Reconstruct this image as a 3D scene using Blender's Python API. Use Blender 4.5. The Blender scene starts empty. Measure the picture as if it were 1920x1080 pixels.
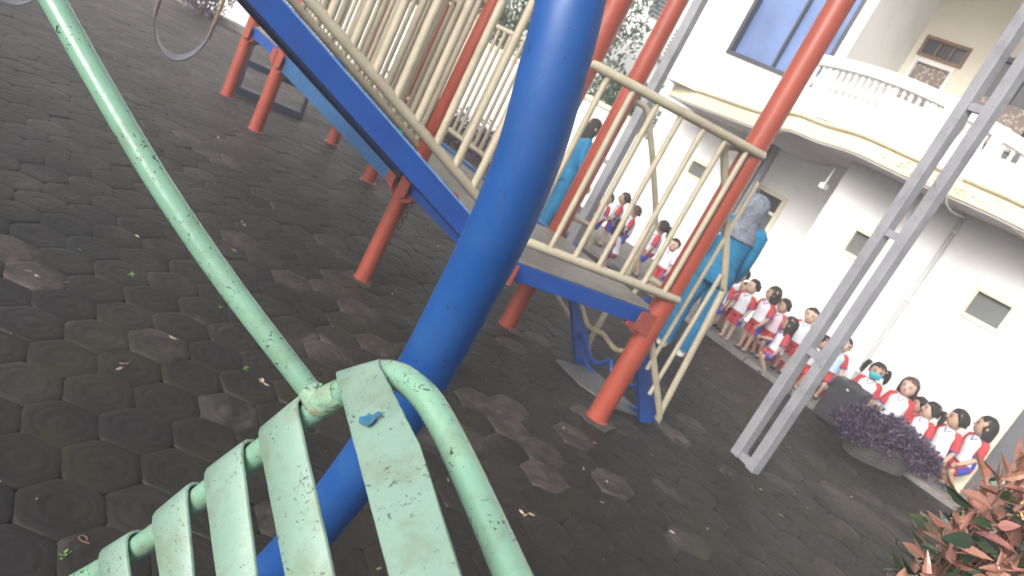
import bpy, math, random
import numpy as np
from mathutils import Vector, Matrix
random.seed(7); rng = np.random.default_rng(7)
scene = bpy.context.scene; COL = scene.collection
R = math.radians
# ------------------------------------------------------------ camera
H = 1.8; FPX = 1440.0; ROLL = R(27.5); PITCH = R(15.5)
fwd = np.array([0, math.cos(PITCH), -math.sin(PITCH)]); rt0 = np.array([1., 0, 0]); up0 = np.cross(rt0, fwd)
rt = math.cos(ROLL)*rt0 + math.sin(ROLL)*up0; up = -math.sin(ROLL)*rt0 + math.cos(ROLL)*up0
EYE = np.array([0, 0, H])
cam = bpy.data.objects.new('camera', bpy.data.cameras.new('camera')); COL.objects.link(cam)
cam.matrix_world = Matrix(((rt[0], up[0], -fwd[0], 0), (rt[1], up[1], -fwd[1], 0), (rt[2], up[2], -fwd[2], H), (0, 0, 0, 1)))
cam.data.sensor_width = 36; cam.data.lens = 27; cam.data.clip_start = .02; cam.data.clip_end = 2000
cam.data.dof.use_dof = True; cam.data.dof.focus_distance = 1.25; cam.data.dof.aperture_fstop = 8.5
scene.camera = cam
# ------------------------------------------------------------ world and sun
SUN_EL, SUN_AZ = R(29), R(212)      # soft light from behind the camera, square on to the school wall
w = bpy.data.worlds.new('World'); scene.world = w; w.use_nodes = True
nt = w.node_tree; sky = nt.nodes.new('ShaderNodeTexSky'); sky.sky_type = 'NISHITA'; sky.sun_disc = False
sky.sun_elevation = SUN_EL; sky.sun_rotation = SUN_AZ; sky.air_density = 1.0; sky.dust_density = 6.0; sky.ozone_density = 1.0
hs = nt.nodes.new('ShaderNodeHueSaturation'); hs.inputs['Saturation'].default_value = .32
nt.links.new(sky.outputs[0], hs.inputs['Color']); nt.links.new(hs.outputs[0], nt.nodes['Background'].inputs[0])
nt.nodes['Background'].inputs[1].default_value = .15
sl = bpy.data.lights.new('sun', 'SUN'); sl.energy = 1.5; sl.angle = R(25); sl.color = (1, .97, .92)
so = bpy.data.objects.new('sun', sl); COL.objects.link(so)
sd = Vector((math.sin(SUN_AZ)*math.cos(SUN_EL), math.cos(SUN_AZ)*math.cos(SUN_EL), math.sin(SUN_EL)))
so.rotation_euler = sd.to_track_quat('Z', 'Y').to_euler()
scene.view_settings.view_transform = 'Standard'; scene.view_settings.look = 'None'
scene.view_settings.exposure = .85; scene.view_settings.gamma = 1
# ------------------------------------------------------------ point helpers (a ray of the camera met with a real plane)
def ray(x, y): return fwd + (x-960)/FPX*rt - (y-540)/FPX*up
def G(x, y, z=0.):
    d = ray(x, y); return EYE + d*((z-H)/d[2])
def Zp(x, y, dep): return EYE + ray(x, y)*dep
def Vp(x, y, p0, p1):
    n = np.array([-(p1[1]-p0[1]), p1[0]-p0[0], 0.]); d = ray(x, y)
    return EYE + d*((n@(np.array([p0[0], p0[1], 0])-EYE))/(n@d))
def v3(a, z=None): return np.array([a[0], a[1], a[2] if z is None else z], float)
# ------------------------------------------------------------ mesh builder
class MB:
    def __init__(s): s.v = []; s.f = []; s.m = []
    def add(s, vs, fs, mi=0):
        o = len(s.v); s.v += [tuple(map(float, p)) for p in vs]
        s.f += [tuple(i+o for i in f) for f in fs]; s.m += [mi]*len(fs)
    def rings(s, rs, mi=0, cap=True, closed=False):
        n = len(rs[0]); vs = [p for r in rs for p in r]; fs = []
        for i in range(len(rs)-1 + (1 if closed else 0)):
            a = i*n; b = ((i+1) % len(rs))*n
            for j in range(n):
                k = (j+1) % n; fs.append((a+j, a+k, b+k, b+j))
        if cap and not closed:
            fs.append(tuple(range(n-1, -1, -1))); fs.append(tuple((len(rs)-1)*n+j for j in range(n)))
        s.add(vs, fs, mi)
    def tube(s, pts, r, seg=12, mi=0, smooth=0, cap=True, round_end=False):
        P = [np.array(p, float) for p in pts]; rr = list(r) if hasattr(r, '__len__') else [r]*len(P)
        if smooth:
            Q = []; RR = []
            for i in range(len(P)-1):
                a = P[max(i-1, 0)]; b = P[i]; c = P[i+1]; d = P[min(i+2, len(P)-1)]
                for k in range(smooth):
                    t = k/smooth
                    Q.append(.5*((2*b)+(c-a)*t+(2*a-5*b+4*c-d)*t*t+(3*b-a-3*c+d)*t**3)); RR.append(rr[i]*(1-t)+rr[i+1]*t)
            P = Q+[P[-1]]; rr = RR+[rr[-1]]
        if round_end:
            d = P[0]-P[1]; d /= np.linalg.norm(d); e = P[-1]-P[-2]; e /= np.linalg.norm(e)
            P = [P[0]+d*rr[0]*k for k in (.5, .38)]+P+[P[-1]+e*rr[-1]*k for k in (.38, .5)]
            rr = [rr[0]*.45, rr[0]*.85]+rr+[rr[-1]*.85, rr[-1]*.45]
        T = []
        for i in range(len(P)):
            d = P[min(i+1, len(P)-1)]-P[max(i-1, 0)]; T.append(d/(np.linalg.norm(d)+1e-12))
        u = np.cross(T[0], [0, 0, 1.]);
        if np.linalg.norm(u) < .1: u = np.cross(T[0], [1., 0, 0])
        u /= np.linalg.norm(u); rs = []
        for i in range(len(P)):
            u = u - T[i]*(u@T[i]); u /= np.linalg.norm(u); wv = np.cross(T[i], u)
            rs.append([P[i]+rr[i]*(math.cos(a)*u+math.sin(a)*wv) for a in np.linspace(0, 2*math.pi, seg, endpoint=False)])
        s.rings(rs, mi, cap)
    def box(s, c, ax, ay, az, mi=0):      # centre and three half-axis vectors
        c, ax, ay, az = [np.array(q, float) for q in (c, ax, ay, az)]
        vs = [c+i*ax+j*ay+k*az for i in (-1, 1) for j in (-1, 1) for k in (-1, 1)]
        fs = [(0, 1, 3, 2), (4, 6, 7, 5), (0, 4, 5, 1), (2, 3, 7, 6), (0, 2, 6, 4), (1, 5, 7, 3)]
        if np.dot(np.cross(ax, ay), az) < 0: fs = [f[::-1] for f in fs]
        s.add(vs, fs, mi)
    def bar(s, a, b, wd, ht, mi=0, side=None):   # box beam from a to b; wd sideways, ht up
        a, b = np.array(a, float), np.array(b, float); d = b-a; L = np.linalg.norm(d); d /= L
        sd_ = np.cross(d, [0, 0, 1.]) if side is None else np.array(side, float)
        if np.linalg.norm(sd_) < .05: sd_ = np.array([1., 0, 0])
        sd_ /= np.linalg.norm(sd_); u_ = np.cross(sd_, d)
        s.box((a+b)/2, d*L/2, sd_*wd/2, u_*ht/2, mi)
    def ball(s, c, r, mi=0, seg=12, rg=8, cut=None):
        rx, ry, rz = r if hasattr(r, '__len__') else (r, r, r); rs = []
        for i in range(1, rg):
            a = math.pi*i/rg
            rs.append([(c[0]+rx*math.sin(a)*math.cos(b), c[1]+ry*math.sin(a)*math.sin(b), c[2]+rz*math.cos(a)) for b in np.linspace(0, 2*math.pi, seg, endpoint=False)])
        rs = rs[::-1]; s.rings(rs, mi)
    def prism(s, poly, ext, mi=0):     # polygon (3-D points) extruded by a vector
        P = [np.array(p, float) for p in poly]; e = np.array(ext, float); n = len(P)
        nn = np.cross(P[1]-P[0], P[2]-P[0])
        fs = [tuple(range(n)), tuple(range(2*n-1, n-1, -1))]+[(j, j+n, (j+1) % n+n, (j+1) % n) for j in range(n)]
        if nn@e > 0: fs = [f[::-1] for f in fs]
        s.add(P+[p+e for p in P], fs, mi)
ROOT = {}
def link_mesh(name, v, f, m, mats, parent=None, local=False, smooth=True, angle=40, bevel=0):
    if parent is not None and not local:
        L = ROOT[parent.name]; v = [(a-L[0], b-L[1], c-L[2]) for a, b, c in v]
    me = bpy.data.meshes.new(name); me.from_pydata(v, [], f)
    mats = mats if isinstance(mats, (list, tuple)) else [mats]
    for q in mats: me.materials.append(q)
    if len(mats) > 1: me.polygons.foreach_set('material_index', m)
    if smooth:
        me.polygons.foreach_set('use_smooth', [True]*len(me.polygons)); me.set_sharp_from_angle(angle=R(angle))
    me.update(); o = bpy.data.objects.new(name, me); COL.objects.link(o)
    if parent is not None:
        o.parent = parent; ROOT[o.name] = ROOT[parent.name]
    else: ROOT[o.name] = (0, 0, 0)
    if bevel:
        b = o.modifiers.new('bevel', 'BEVEL'); b.width = bevel; b.segments = 2; b.limit_method = 'ANGLE'; b.angle_limit = R(50)
    return o
def obj(name, mb, mat, parent=None, **k): return link_mesh(name, mb.v, mb.f, mb.m, mat, parent, **k)
def thing(name, label, cat, loc, group=None, rz=0.):
    o = bpy.data.objects.new(name, None); COL.objects.link(o); o.empty_display_size = .1
    o.location = tuple(map(float, loc)); o.rotation_euler = (0, 0, rz); ROOT[o.name] = tuple(map(float, loc))
    o['label'] = label; o['category'] = cat
    if group: o['group'] = group
    return o
def tag(o, label, cat, group=None):
    o['label'] = label; o['category'] = cat
    if group: o['group'] = group
    return o
def struct(o, kind='structure'): o['kind'] = kind; return o
# ------------------------------------------------------------ materials
def ramp(nt, src, stops, interp='LINEAR'):
    r = nt.nodes.new('ShaderNodeValToRGB'); r.color_ramp.interpolation = interp
    el = r.color_ramp.elements
    while len(el) < len(stops): el.new(.5)
    for e, (p, c) in zip(el, stops):
        e.position = p; e.color = (*c, 1) if len(c) == 3 else c
    nt.links.new(src, r.inputs[0]); return r.outputs[0]
def noise(nt, vec, scale, detail=4, rough=.55, dist=0.):
    n = nt.nodes.new('ShaderNodeTexNoise'); n.inputs['Scale'].default_value = scale; n.inputs['Detail'].default_value = detail
    n.inputs['Roughness'].default_value = rough; n.inputs['Distortion'].default_value = dist
    nt.links.new(vec, n.inputs['Vector']); return n.outputs['Fac']
def mixc(nt, fac, a, b, mode='MIX'):
    m = nt.nodes.new('ShaderNodeMix'); m.data_type = 'RGBA'; m.blend_type = mode
    for s_, q in ((0, fac), (6, a), (7, b)):
        if hasattr(q, 'links'): nt.links.new(q, m.inputs[s_])
        elif s_ == 0: m.inputs[0].default_value = q
        else: m.inputs[s_].default_value = (*q, 1)
    return m.outputs[2]
def mth(nt, op, a, b=None, clamp=False):
    m = nt.nodes.new('ShaderNodeMath'); m.operation = op; m.use_clamp = clamp
    for i, q in enumerate((a, b)):
        if q is None: continue
        if hasattr(q, 'links'): nt.links.new(q, m.inputs[i])
        else: m.inputs[i].default_value = q
    return m.outputs[0]
def new_mat(name):
    m = bpy.data.materials.new(name); m.use_nodes = True; nt = m.node_tree
    b = nt.nodes['Principled BSDF']; tc = nt.nodes.new('ShaderNodeTexCoord')
    return m, nt, b, tc.outputs['Object']
def bump(nt, b, h, st, dist=.01):
    n = nt.nodes.new('ShaderNodeBump'); n.inputs['Strength'].default_value = st; n.inputs['Distance'].default_value = dist
    nt.links.new(h, n.inputs['Height']); nt.links.new(n.outputs[0], b.inputs['Normal'])
def paint(name, col, rough=.4, var=.12, scale=6., dirt=None, dirt_amt=.35, bst=.15, bsc=60., coat=0., metal=0., specks=None, rust=None, sp_scale=90., spt=.70):
    m, nt, b, oc = new_mat(name)
    n1 = noise(nt, oc, scale, 5, .6); c = np.array(col)
    base = ramp(nt, n1, [(.3, tuple(c*(1-var))), (.7, tuple(np.minimum(c*(1+var), 1)))])
    if dirt is not None:
        n2 = noise(nt, oc, scale*2.3, 6, .7, .4)
        base = mixc(nt, mth(nt, 'MULTIPLY', ramp(nt, n2, [(.5, (0, 0, 0)), (.72, (1, 1, 1))]), dirt_amt), base, dirt)
    if specks is not None:
        n3 = noise(nt, oc, sp_scale, 3, .6, .8); n4 = noise(nt, oc, sp_scale*.12, 2, .5)
        msk = mth(nt, 'ADD', n3, mth(nt, 'MULTIPLY', n4, .35))
        base = mixc(nt, ramp(nt, msk, [(spt+.12, (0, 0, 0)), (spt+.15, (1, 1, 1))]), base, specks)
    if rust is not None:
        n5 = noise(nt, oc, scale*1.1, 6, .65, .3)
        base = mixc(nt, ramp(nt, n5, [(.68, (0, 0, 0)), (.76, (1, 1, 1))]), base, rust)
    nt.links.new(base, b.inputs['Base Color'])
    rg = ramp(nt, noise(nt, oc, scale*3, 4), [(.3, (rough*.8,)*3), (.7, (min(rough*1.3, 1),)*3)])
    nt.links.new(rg, b.inputs['Roughness']); b.inputs['Metallic'].default_value = metal
    b.inputs['Coat Weight'].default_value = coat; b.inputs['Coat Roughness'].default_value = .15
    bump(nt, b, noise(nt, oc, bsc, 4), bst, .004)
    return m
M = {}
M['mint'] = paint('mint_paint', (.165, .31, .225), .18, .08, 5, (.13, .125, .07), .75, .3, 55, .5, specks=(.03, .04, .03), sp_scale=150., spt=.70)
M['mint_flat'] = paint('mint_slat_paint', (.17, .265, .215), .42, .10, 7, (.14, .17, .11), .8, .25, 60, .1, specks=(.05, .07, .05), sp_scale=170., spt=.70)
M['weld'] = paint('rusty_weld', (.19, .31, .22), .5, .2, 30, (.33, .12, .03), .9, .9, 120, rust=(.16, .06, .02))
M['chip_blue'] = paint('old_blue_paint', (.02, .11, .20), .5, .2, 60)
M['arch_blue'] = paint('arch_blue_paint', (.007, .060, .225), .50, .16, 3, (.03, .10, .24), .35, .12, 30, 0., specks=(.01, .02, .05), sp_scale=40., spt=.74)
M['blue'] = paint('blue_paint', (.006, .055, .26), .38, .14, 4, (.02, .05, .14), .5, .15, 40, .1)
M['blue_pale'] = paint('faded_blue_paint', (.02, .09, .22), .45, .2, 5, (.02, .06, .14), .5, .15, 40)
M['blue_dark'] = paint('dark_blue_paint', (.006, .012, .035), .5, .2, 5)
M['lip_blue'] = paint('pale_blue_edge', (.10, .24, .50), .4, .2, 30)  # paler blue than the stringer, for its top lip
M['red'] = paint('red_post_paint', (.29, .058, .036), .36, .12, 3, (.22, .04, .03), .3, .12, 40, .1, specks=(.05, .02, .02), sp_scale=60., spt=.76)
M['cream'] = paint('cream_tube_paint', (.385, .345, .255), .40, .10, 6, (.22, .18, .12), .45, .15, 60, .1, specks=(.10, .07, .04), sp_scale=60., spt=.78)
M['rusty_cream'] = paint('chipped_cream_paint', (.50, .42, .27), .5, .12, 14, (.10, .06, .04), .9, .4, 60, rust=(.07, .04, .03))
M['green'] = paint('green_tube_paint', (.02, .22, .12), .35, .15, 8, None, 0, .2, 50, .2)
M['grey_steel'] = paint('grey_steel_paint', (.235, .24, .26), .45, .14, 3, (.10, .10, .11), .6, .2, 60, specks=(.06, .06, .07), sp_scale=45., spt=.76)
M['chain'] = paint('dark_chain', (.06, .055, .05), .5, .3, 30, (.14, .06, .03), .7, metal=.6)
M['rubber'] = paint('swing_rubber', (.05, .06, .085), .40, .3, 20)
M['rope'] = paint('brown_rope', (.20, .13, .08), .8, .25, 60)
M['black'] = paint('black_case', (.025, .025, .03), .55, .3, 20)
M['mat'] = paint('grey_rubber_sheet', (.10, .10, .105), .6, .25, 6, (.2, .18, .16), .5)
M['white'] = paint('white_wall_paint', (.84, .84, .83), .75, .02, 1.2, (.66, .66, .63), .35, .15, 25)
M['cream_wall'] = paint('cream_wall_paint', (.78, .73, .60), .75, .03, 1.5, (.70, .65, .52), .4, .2, 25)
M['cream_ledge'] = paint('cream_ledge_paint', (.76, .68, .50), .7, .05, 3, (.62, .53, .38), .4, .2, 40)
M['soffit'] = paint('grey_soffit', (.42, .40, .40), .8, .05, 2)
M['frame'] = paint('cream_window_frame', (.70, .66, .50), .55, .05, 4)
M['frame_white'] = paint('white_window_frame', (.78, .78, .76), .5, .03, 4)
M['brown'] = paint('brown_wood_frame', (.20, .11, .07), .5, .2, 8)
M['dark_door'] = paint('dark_door', (.09, .095, .11), .5, .15, 5)
M['grey_wall'] = paint('grey_boundary_wall', (.60, .61, .61), .8, .06, 1.5, (.42, .42, .40), .5, .2, 30)
M['kerb'] = paint('kerb_concrete', (.16, .15, .14), .85, .2, 5, (.3, .29, .27), .6, .5, 40)
M['pad'] = paint('worn_concrete_patch', (.055, .043, .04), .9, .35, 14, (.02, .018, .017), .9, .6, 60)
M['shoe'] = paint('dark_shoe', (.04, .04, .05), .6, .2, 30)
M['shoe_white'] = paint('white_shoe', (.75, .75, .75), .6, .05, 30)
M['skin'] = paint('skin', (.42, .27, .20), .55, .06, 20, bst=.05)
M['skin_light'] = paint('light_skin', (.52, .36, .29), .55, .06, 20, bst=.05)
M['hair'] = paint('black_hair', (.018, .015, .015), .75, .3, 40, bst=.5, bsc=90)
M['hair_brown'] = paint('brown_hair', (.07, .04, .03), .5, .3, 40, bst=.5, bsc=90)
M['shirt'] = paint('white_shirt', (.62, .61, .65), .85, .04, 12, (.50, .50, .56), .4, .3, 30)
M['sred'] = paint('red_cloth', (.40, .045, .05), .85, .12, 10, bst=.3, bsc=25)
M['sblue'] = paint('blue_cloth', (.03, .05, .32), .85, .12, 10, bst=.3)
M['pink'] = paint('pale_pink_shirt', (.66, .52, .58), .85, .05, 10)
M['lightblue'] = paint('pale_blue_shirt', (.45, .60, .78), .85, .06, 10)
M['turq'] = paint('turquoise_uniform', (.006, .15, .30), .8, .18, 9, (.008, .08, .18), .6, .6, 18)
M['hijab'] = paint('grey_patterned_scarf', (.15, .17, .21), .85, .45, 22, (.06, .07, .10), .9, .5, 18)
M['mask'] = paint('teal_mask', (.03, .38, .48), .8, .08, 30)
M['emblem'] = paint('grey_emblem', (.32, .32, .42), .8, .4, 90)
M['face_dark'] = paint('dark_eye', (.02, .012, .01), .4, .1, 30)
M['lip'] = paint('lip', (.38, .13, .11), .5, .1, 30)
M['stem'] = paint('brown_stem', (.12, .07, .045), .7, .25, 20)
M['bark'] = paint('bark', (.13, .10, .07), .85, .3, 10, bst=.8)
M['pipe'] = paint('grey_white_pipe', (.50, .50, .50), .5, .06, 5)
M['ac'] = paint('white_plastic', (.72, .73, .72), .5, .04, 5)
M['stone'] = paint('ridged_pot', (.055, .052, .048), .9, .3, 8, (.10, .095, .085), .6, .6, 40)
M['yellow'] = paint('yellow_panel', (.55, .38, .12), .6, .1, 5)
M['redbase'] = paint('red_base_board', (.36, .05, .05), .6, .15, 5)
for k_, c_ in dict(h_blue=(.03, .11, .36), h_green=(.03, .34, .26), h_red=(.30, .07, .07), h_white=(.60, .56, .50), h_violet=(.18, .15, .36)).items():
    M[k_] = paint('climbing_hold_'+k_[2:], c_, .6, .2, 12, bst=.4)
def glass(name, col, rough=.08, em=None):
    m, nt, b, oc = new_mat(name)
    base = ramp(nt, noise(nt, oc, 1.5, 3), [(.3, tuple(np.array(col)*.75)), (.7, tuple(np.array(col)*1.2))])
    nt.links.new(base, b.inputs['Base Color']); b.inputs['Roughness'].default_value = rough
    b.inputs['Specular IOR Level'].default_value = .6
    return m
M['glass_dark'] = glass('dusty_window_glass', (.14, .15, .15), .25)
M['glass_blue'] = glass('blue_tinted_glass', (.13, .20, .40), .12)
M['glass_night'] = glass('dark_window_glass', (.06, .065, .075), .2)
def lace():
    m, nt, b, oc = new_mat('lace_curtain')
    v = nt.nodes.new('ShaderNodeTexVoronoi'); v.inputs['Scale'].default_value = 22; nt.links.new(oc, v.inputs['Vector'])
    nt.links.new(ramp(nt, v.outputs['Distance'], [(.25, (.50, .44, .38)), (.5, (.24, .19, .17))]), b.inputs['Base Color']); b.inputs['Roughness'].default_value = .9
    return m
M['lace'] = lace()
def plate(name, col, sc, col2=None):   # raised checker plate
    m, nt, b, oc = new_mat(name)
    wv = nt.nodes.new('ShaderNodeTexChecker'); wv.inputs['Scale'].default_value = sc
    mp = nt.nodes.new('ShaderNodeMapping'); mp.inputs['Rotation'].default_value = (0, 0, .6); nt.links.new(oc, mp.inputs[0]); nt.links.new(mp.outputs[0], wv.inputs['Vector'])
    n1 = noise(nt, oc, 9, 5, .65)
    c = np.array(col); base = ramp(nt, n1, [(.3, tuple(c*.8)), (.7, tuple(c*1.2))])
    base = mixc(nt, mth(nt, 'MULTIPLY', wv.outputs['Fac'], .22), base, tuple(c*.5))
    nt.links.new(base, b.inputs['Base Color']); b.inputs['Roughness'].default_value = .5
    bump(nt, b, wv.outputs['Fac'], .6, .004); return m
M['deck'] = plate('checker_plate_deck', (.22, .21, .185), 45)
M['gusset'] = plate('red_checker_plate', (.27, .06, .045), 50)
def leafmat(name, stops, rough=.45, trans=.0, sc=1.0):
    m, nt, b, oc = new_mat(name)
    at = nt.nodes.new('ShaderNodeAttribute'); at.attribute_name = 'rnd'
    base = ramp(nt, at.outputs['Fac'], stops)
    base = mixc(nt, mth(nt, 'MULTIPLY', noise(nt, oc, 60*sc, 3), .5), base, tuple(np.array(stops[0][1])*.6))
    nt.links.new(base, b.inputs['Base Color']); b.inputs['Roughness'].default_value = rough
    b.inputs['Transmission Weight'].default_value = 0
    return m
M['leaf_red'] = leafmat('red_tipped_leaves', [(.0, (.018, .035, .018)), (.28, (.04, .07, .035)), (.36, (.28, .12, .085)), (.6, (.44, .22, .15)), (.8, (.42, .18, .16)), (1., (.52, .33, .22))], .30)
M['leaf_purple'] = leafmat('purple_leaves', [(.0, (.03, .018, .04)), (.5, (.065, .043, .085)), (1., (.13, .09, .155))], .5)
M['leaf_green'] = leafmat('green_leaves', [(.0, (.015, .04, .015)), (.5, (.035, .095, .03)), (1., (.08, .16, .06))], .5)
M['leaf_dry'] = leafmat('dry_leaves', [(.0, (.20, .12, .05)), (.5, (.42, .36, .26)), (1., (.55, .50, .40))], .7)
M['weed'] = leafmat('weed_leaves', [(.0, (.05, .12, .03)), (1., (.16, .28, .08))], .6)
def paver_mat():
    m, nt, b, oc = new_mat('octagonal_paver_concrete')
    at = nt.nodes.new('ShaderNodeAttribute'); at.attribute_name = 'rnd'
    uv = nt.nodes.new('ShaderNodeUVMap'); uv.uv_map = 'local'
    ln = nt.nodes.new('ShaderNodeVectorMath'); ln.operation = 'LENGTH'; nt.links.new(uv.outputs[0], ln.inputs[0])
    rad = ln.outputs['Value']
    big = noise(nt, oc, .55, 4, .6, .3); mid = noise(nt, oc, 2.2, 5, .65, .5); fine = noise(nt, oc, 140, 3, .7); spk = noise(nt, oc, 55, 4, .7)
    base = ramp(nt, mth(nt, 'ADD', mth(nt, 'MULTIPLY', big, .86), mth(nt, 'MULTIPLY', at.outputs['Fac'], .12)),
                [(.25, (.0035, .0032, .0030)), (.47, (.0070, .0062, .0056)), (.58, (.017, .0142, .0125)), (.72, (.045, .037, .033))])
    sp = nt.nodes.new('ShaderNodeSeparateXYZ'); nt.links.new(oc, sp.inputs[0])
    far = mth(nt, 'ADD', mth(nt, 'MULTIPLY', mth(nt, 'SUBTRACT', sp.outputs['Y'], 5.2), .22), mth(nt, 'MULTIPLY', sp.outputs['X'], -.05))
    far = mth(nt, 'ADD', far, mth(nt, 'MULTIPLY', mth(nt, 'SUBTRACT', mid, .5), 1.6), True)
    base = mixc(nt, mth(nt, 'MULTIPLY', far, .8), base, (.046, .037, .034))     # paving gets lighter and browner towards the far wall
    # pale worn patches, moss, and dark damp blotches that have a shape of their own
    worn = ramp(nt, mth(nt, 'ADD', mid, mth(nt, 'MULTIPLY', at.outputs['Fac'], .14)), [(.67, (0, 0, 0)), (.76, (1, 1, 1))])
    base = mixc(nt, mth(nt, 'MULTIPLY', worn, .55), base, (.095, .083, .078))
    aw = nt.nodes.new('ShaderNodeAttribute'); aw.attribute_name = 'worn'
    wf = mth(nt, 'MULTIPLY', aw.outputs['Fac'], ramp(nt, noise(nt, oc, 9., 5, .7), [(.40, (.15,)*3), (.62, (1,)*3)]))
    base = mixc(nt, wf, base, (.085, .068, .064))
    moss = ramp(nt, noise(nt, oc, 1.25, 5, .7, .6), [(.50, (0, 0, 0)), (.64, (1, 1, 1))])
    base = mixc(nt, mth(nt, 'MULTIPLY', moss, .8), base, (.018, .017, .005))
    base = mixc(nt, mth(nt, 'MULTIPLY', ramp(nt, fine, [(.35, (0, 0, 0)), (.7, (1, 1, 1))]), .35), base, (.009, .0085, .009))
    base = mixc(nt, ramp(nt, spk, [(.71, (0, 0, 0)), (.75, (.5, .5, .5))]), base, (.11, .10, .09))
    nt.links.new(base, b.inputs['Base Color'])
    nt.links.new(ramp(nt, mid, [(.3, (.50,)*3), (.7, (.80,)*3)]), b.inputs['Roughness'])
    b.inputs['Specular IOR Level'].default_value = .35
    rings = mth(nt, 'SINE', mth(nt, 'MULTIPLY', rad, 115.))
    rings = mth(nt, 'MULTIPLY', rings, ramp(nt, rad, [(.0, (1,)*3), (.085, (.9,)*3), (.095, (0,)*3)]))
    hgt = mth(nt, 'ADD', mth(nt, 'MULTIPLY', rings, .5), mth(nt, 'ADD', mth(nt, 'MULTIPLY', fine, .5), mth(nt, 'MULTIPLY', spk, .5)))
    bump(nt, b, hgt, .7, .0035); return m
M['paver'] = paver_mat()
M['soil'] = paint('dark_joint_soil', (.006, .0055, .005), .95, .4, 12, (.014, .016, .006), .6, .6, 60)
# ------------------------------------------------------------ ground
mb = MB(); mb.add([(-60, -60, -.022), (60, -60, -.022), (60, 60, -.022), (-60, 60, -.022)], [(0, 1, 2, 3)])
struct(obj('ground', mb, M['soil'], smooth=False))
def paving():
    a1 = np.array([-.03, .245]); a1 *= .245/np.linalg.norm(a1); a2 = np.array([a1[0]*math.cos(R(-60))-a1[1]*math.sin(R(-60)), a1[0]*math.sin(R(-60))+a1[1]*math.cos(R(-60))])
    ang0 = math.atan2(a1[1], a1[0])+R(30); V = []; F = []; UV = []; RN = []; WO = []; wp = [G(*p)[:2] for p in ((925, 742), (905, 765), (925, 795), (605, 508), (712, 650), (530, 510), (1262, 815), (1290, 800), (1110, 835), (430, 440), (380, 330), (330, 250), (40, 490), (110, 530), (1000, 900), (640, 560), (1010, 640), (960, 650), (1180, 920))]
    c0 = G(192, 872)[:2]; Rr = .245/math.sqrt(3)
    for i in range(-80, 81):
        for j in range(-80, 81):
            c = c0+i*a1+j*a2
            if not (-10.5 < c[0] < 8.5 and .2 < c[1] < 16.5): continue
            if (c-K0)@N > .12 and (c-K0)@S > -3.9: continue
            jit = rng.normal(0, .003, 2); rot = rng.normal(0, .02); tx, ty = rng.normal(0, .010, 2); dz = rng.normal(0, .0015)
            # octagon-like outline: a hexagon whose side corners are clipped
            def ring(rr, z):
                o = []
                for k in range(6):
                    for da in (-R(8), R(8)):
                        a = ang0+R(60*k)+da+rot; q = rr*(1.0+rng.normal(0, .012)); x, y = q*math.cos(a), q*math.sin(a)
                        o.append((c[0]+jit[0]+x, c[1]+jit[1]+y, z+dz+tx*x+ty*y, x, y))
                return o
            r0 = ring(Rr*.985, -.02); r1 = ring(Rr*.975, -.006); r2 = ring(Rr*.90, 0.); r3 = ring(Rr*.7, .0005)
            base = len(V); allv = r0+r1+r2+r3; V += [p[:3] for p in allv]; uvs = [p[3:] for p in allv]; rn = rng.random()
            for q in range(3):
                for k in range(12):
                    f = (q*12+k, q*12+(k+1) % 12, (q+1)*12+(k+1) % 12, (q+1)*12+k); F.append(tuple(base+t for t in f)); UV += [uvs[t] for t in f]
            F.append(tuple(base+36+k for k in range(12))); UV += [uvs[36+k] for k in range(12)]
            RN += [rn]*48; near = min(np.linalg.norm(c-p) for p in wp); WO += [rng.uniform(.7, 1.) if near < .13 else (rng.uniform(.2, .6) if rng.random() < .06 else rng.uniform(0, .08))]*48
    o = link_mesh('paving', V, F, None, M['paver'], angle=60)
    ul = o.data.uv_layers.new(name='local'); ul.data.foreach_set('uv', np.array(UV, dtype=np.float32).ravel())
    at = o.data.attributes.new('rnd', 'FLOAT', 'POINT'); at.data.foreach_set('value', np.array(RN, dtype=np.float32))
    a2_ = o.data.attributes.new('worn', 'FLOAT', 'POINT'); a2_.data.foreach_set('value', np.array(WO, dtype=np.float32))
    struct(o)
K0 = G(1340, 640)[:2]; S = np.array([.78, -.62]); S /= np.linalg.norm(S); N = np.array([-S[1], S[0]])
paving()
def W(s, n, z): p = K0+S*s+N*n; return np.array([p[0], p[1], z])
S3 = np.array([S[0], S[1], 0.]); N3 = np.array([N[0], N[1], 0.]); UPV = np.array([0, 0, 1.])
def bw(mbb, s0, s1, n0, n1, z0, z1, mi=0):    # box in building coordinates
    mbb.box(W((s0+s1)/2, (n0+n1)/2, (z0+z1)/2), S3*(s1-s0)/2, N3*(n1-n0)/2, UPV*(z1-z0)/2, mi)
mb = MB(); bw(mb, -3.8, 8, .12, 9, -.02, .03); struct(obj('terrace', mb, M['kerb'], smooth=False))
mb = MB()
s_ = -3.8
while s_ < 5.2:
    L = .6; dn = random.uniform(-.006, .006); bw(mb, s_+.004, s_+L-.004, dn, .118+dn, -.02, .055+random.uniform(-.004, .004)); s_ += L
struct(obj('kerb', mb, M['kerb'], bevel=.008, smooth=False))
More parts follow.
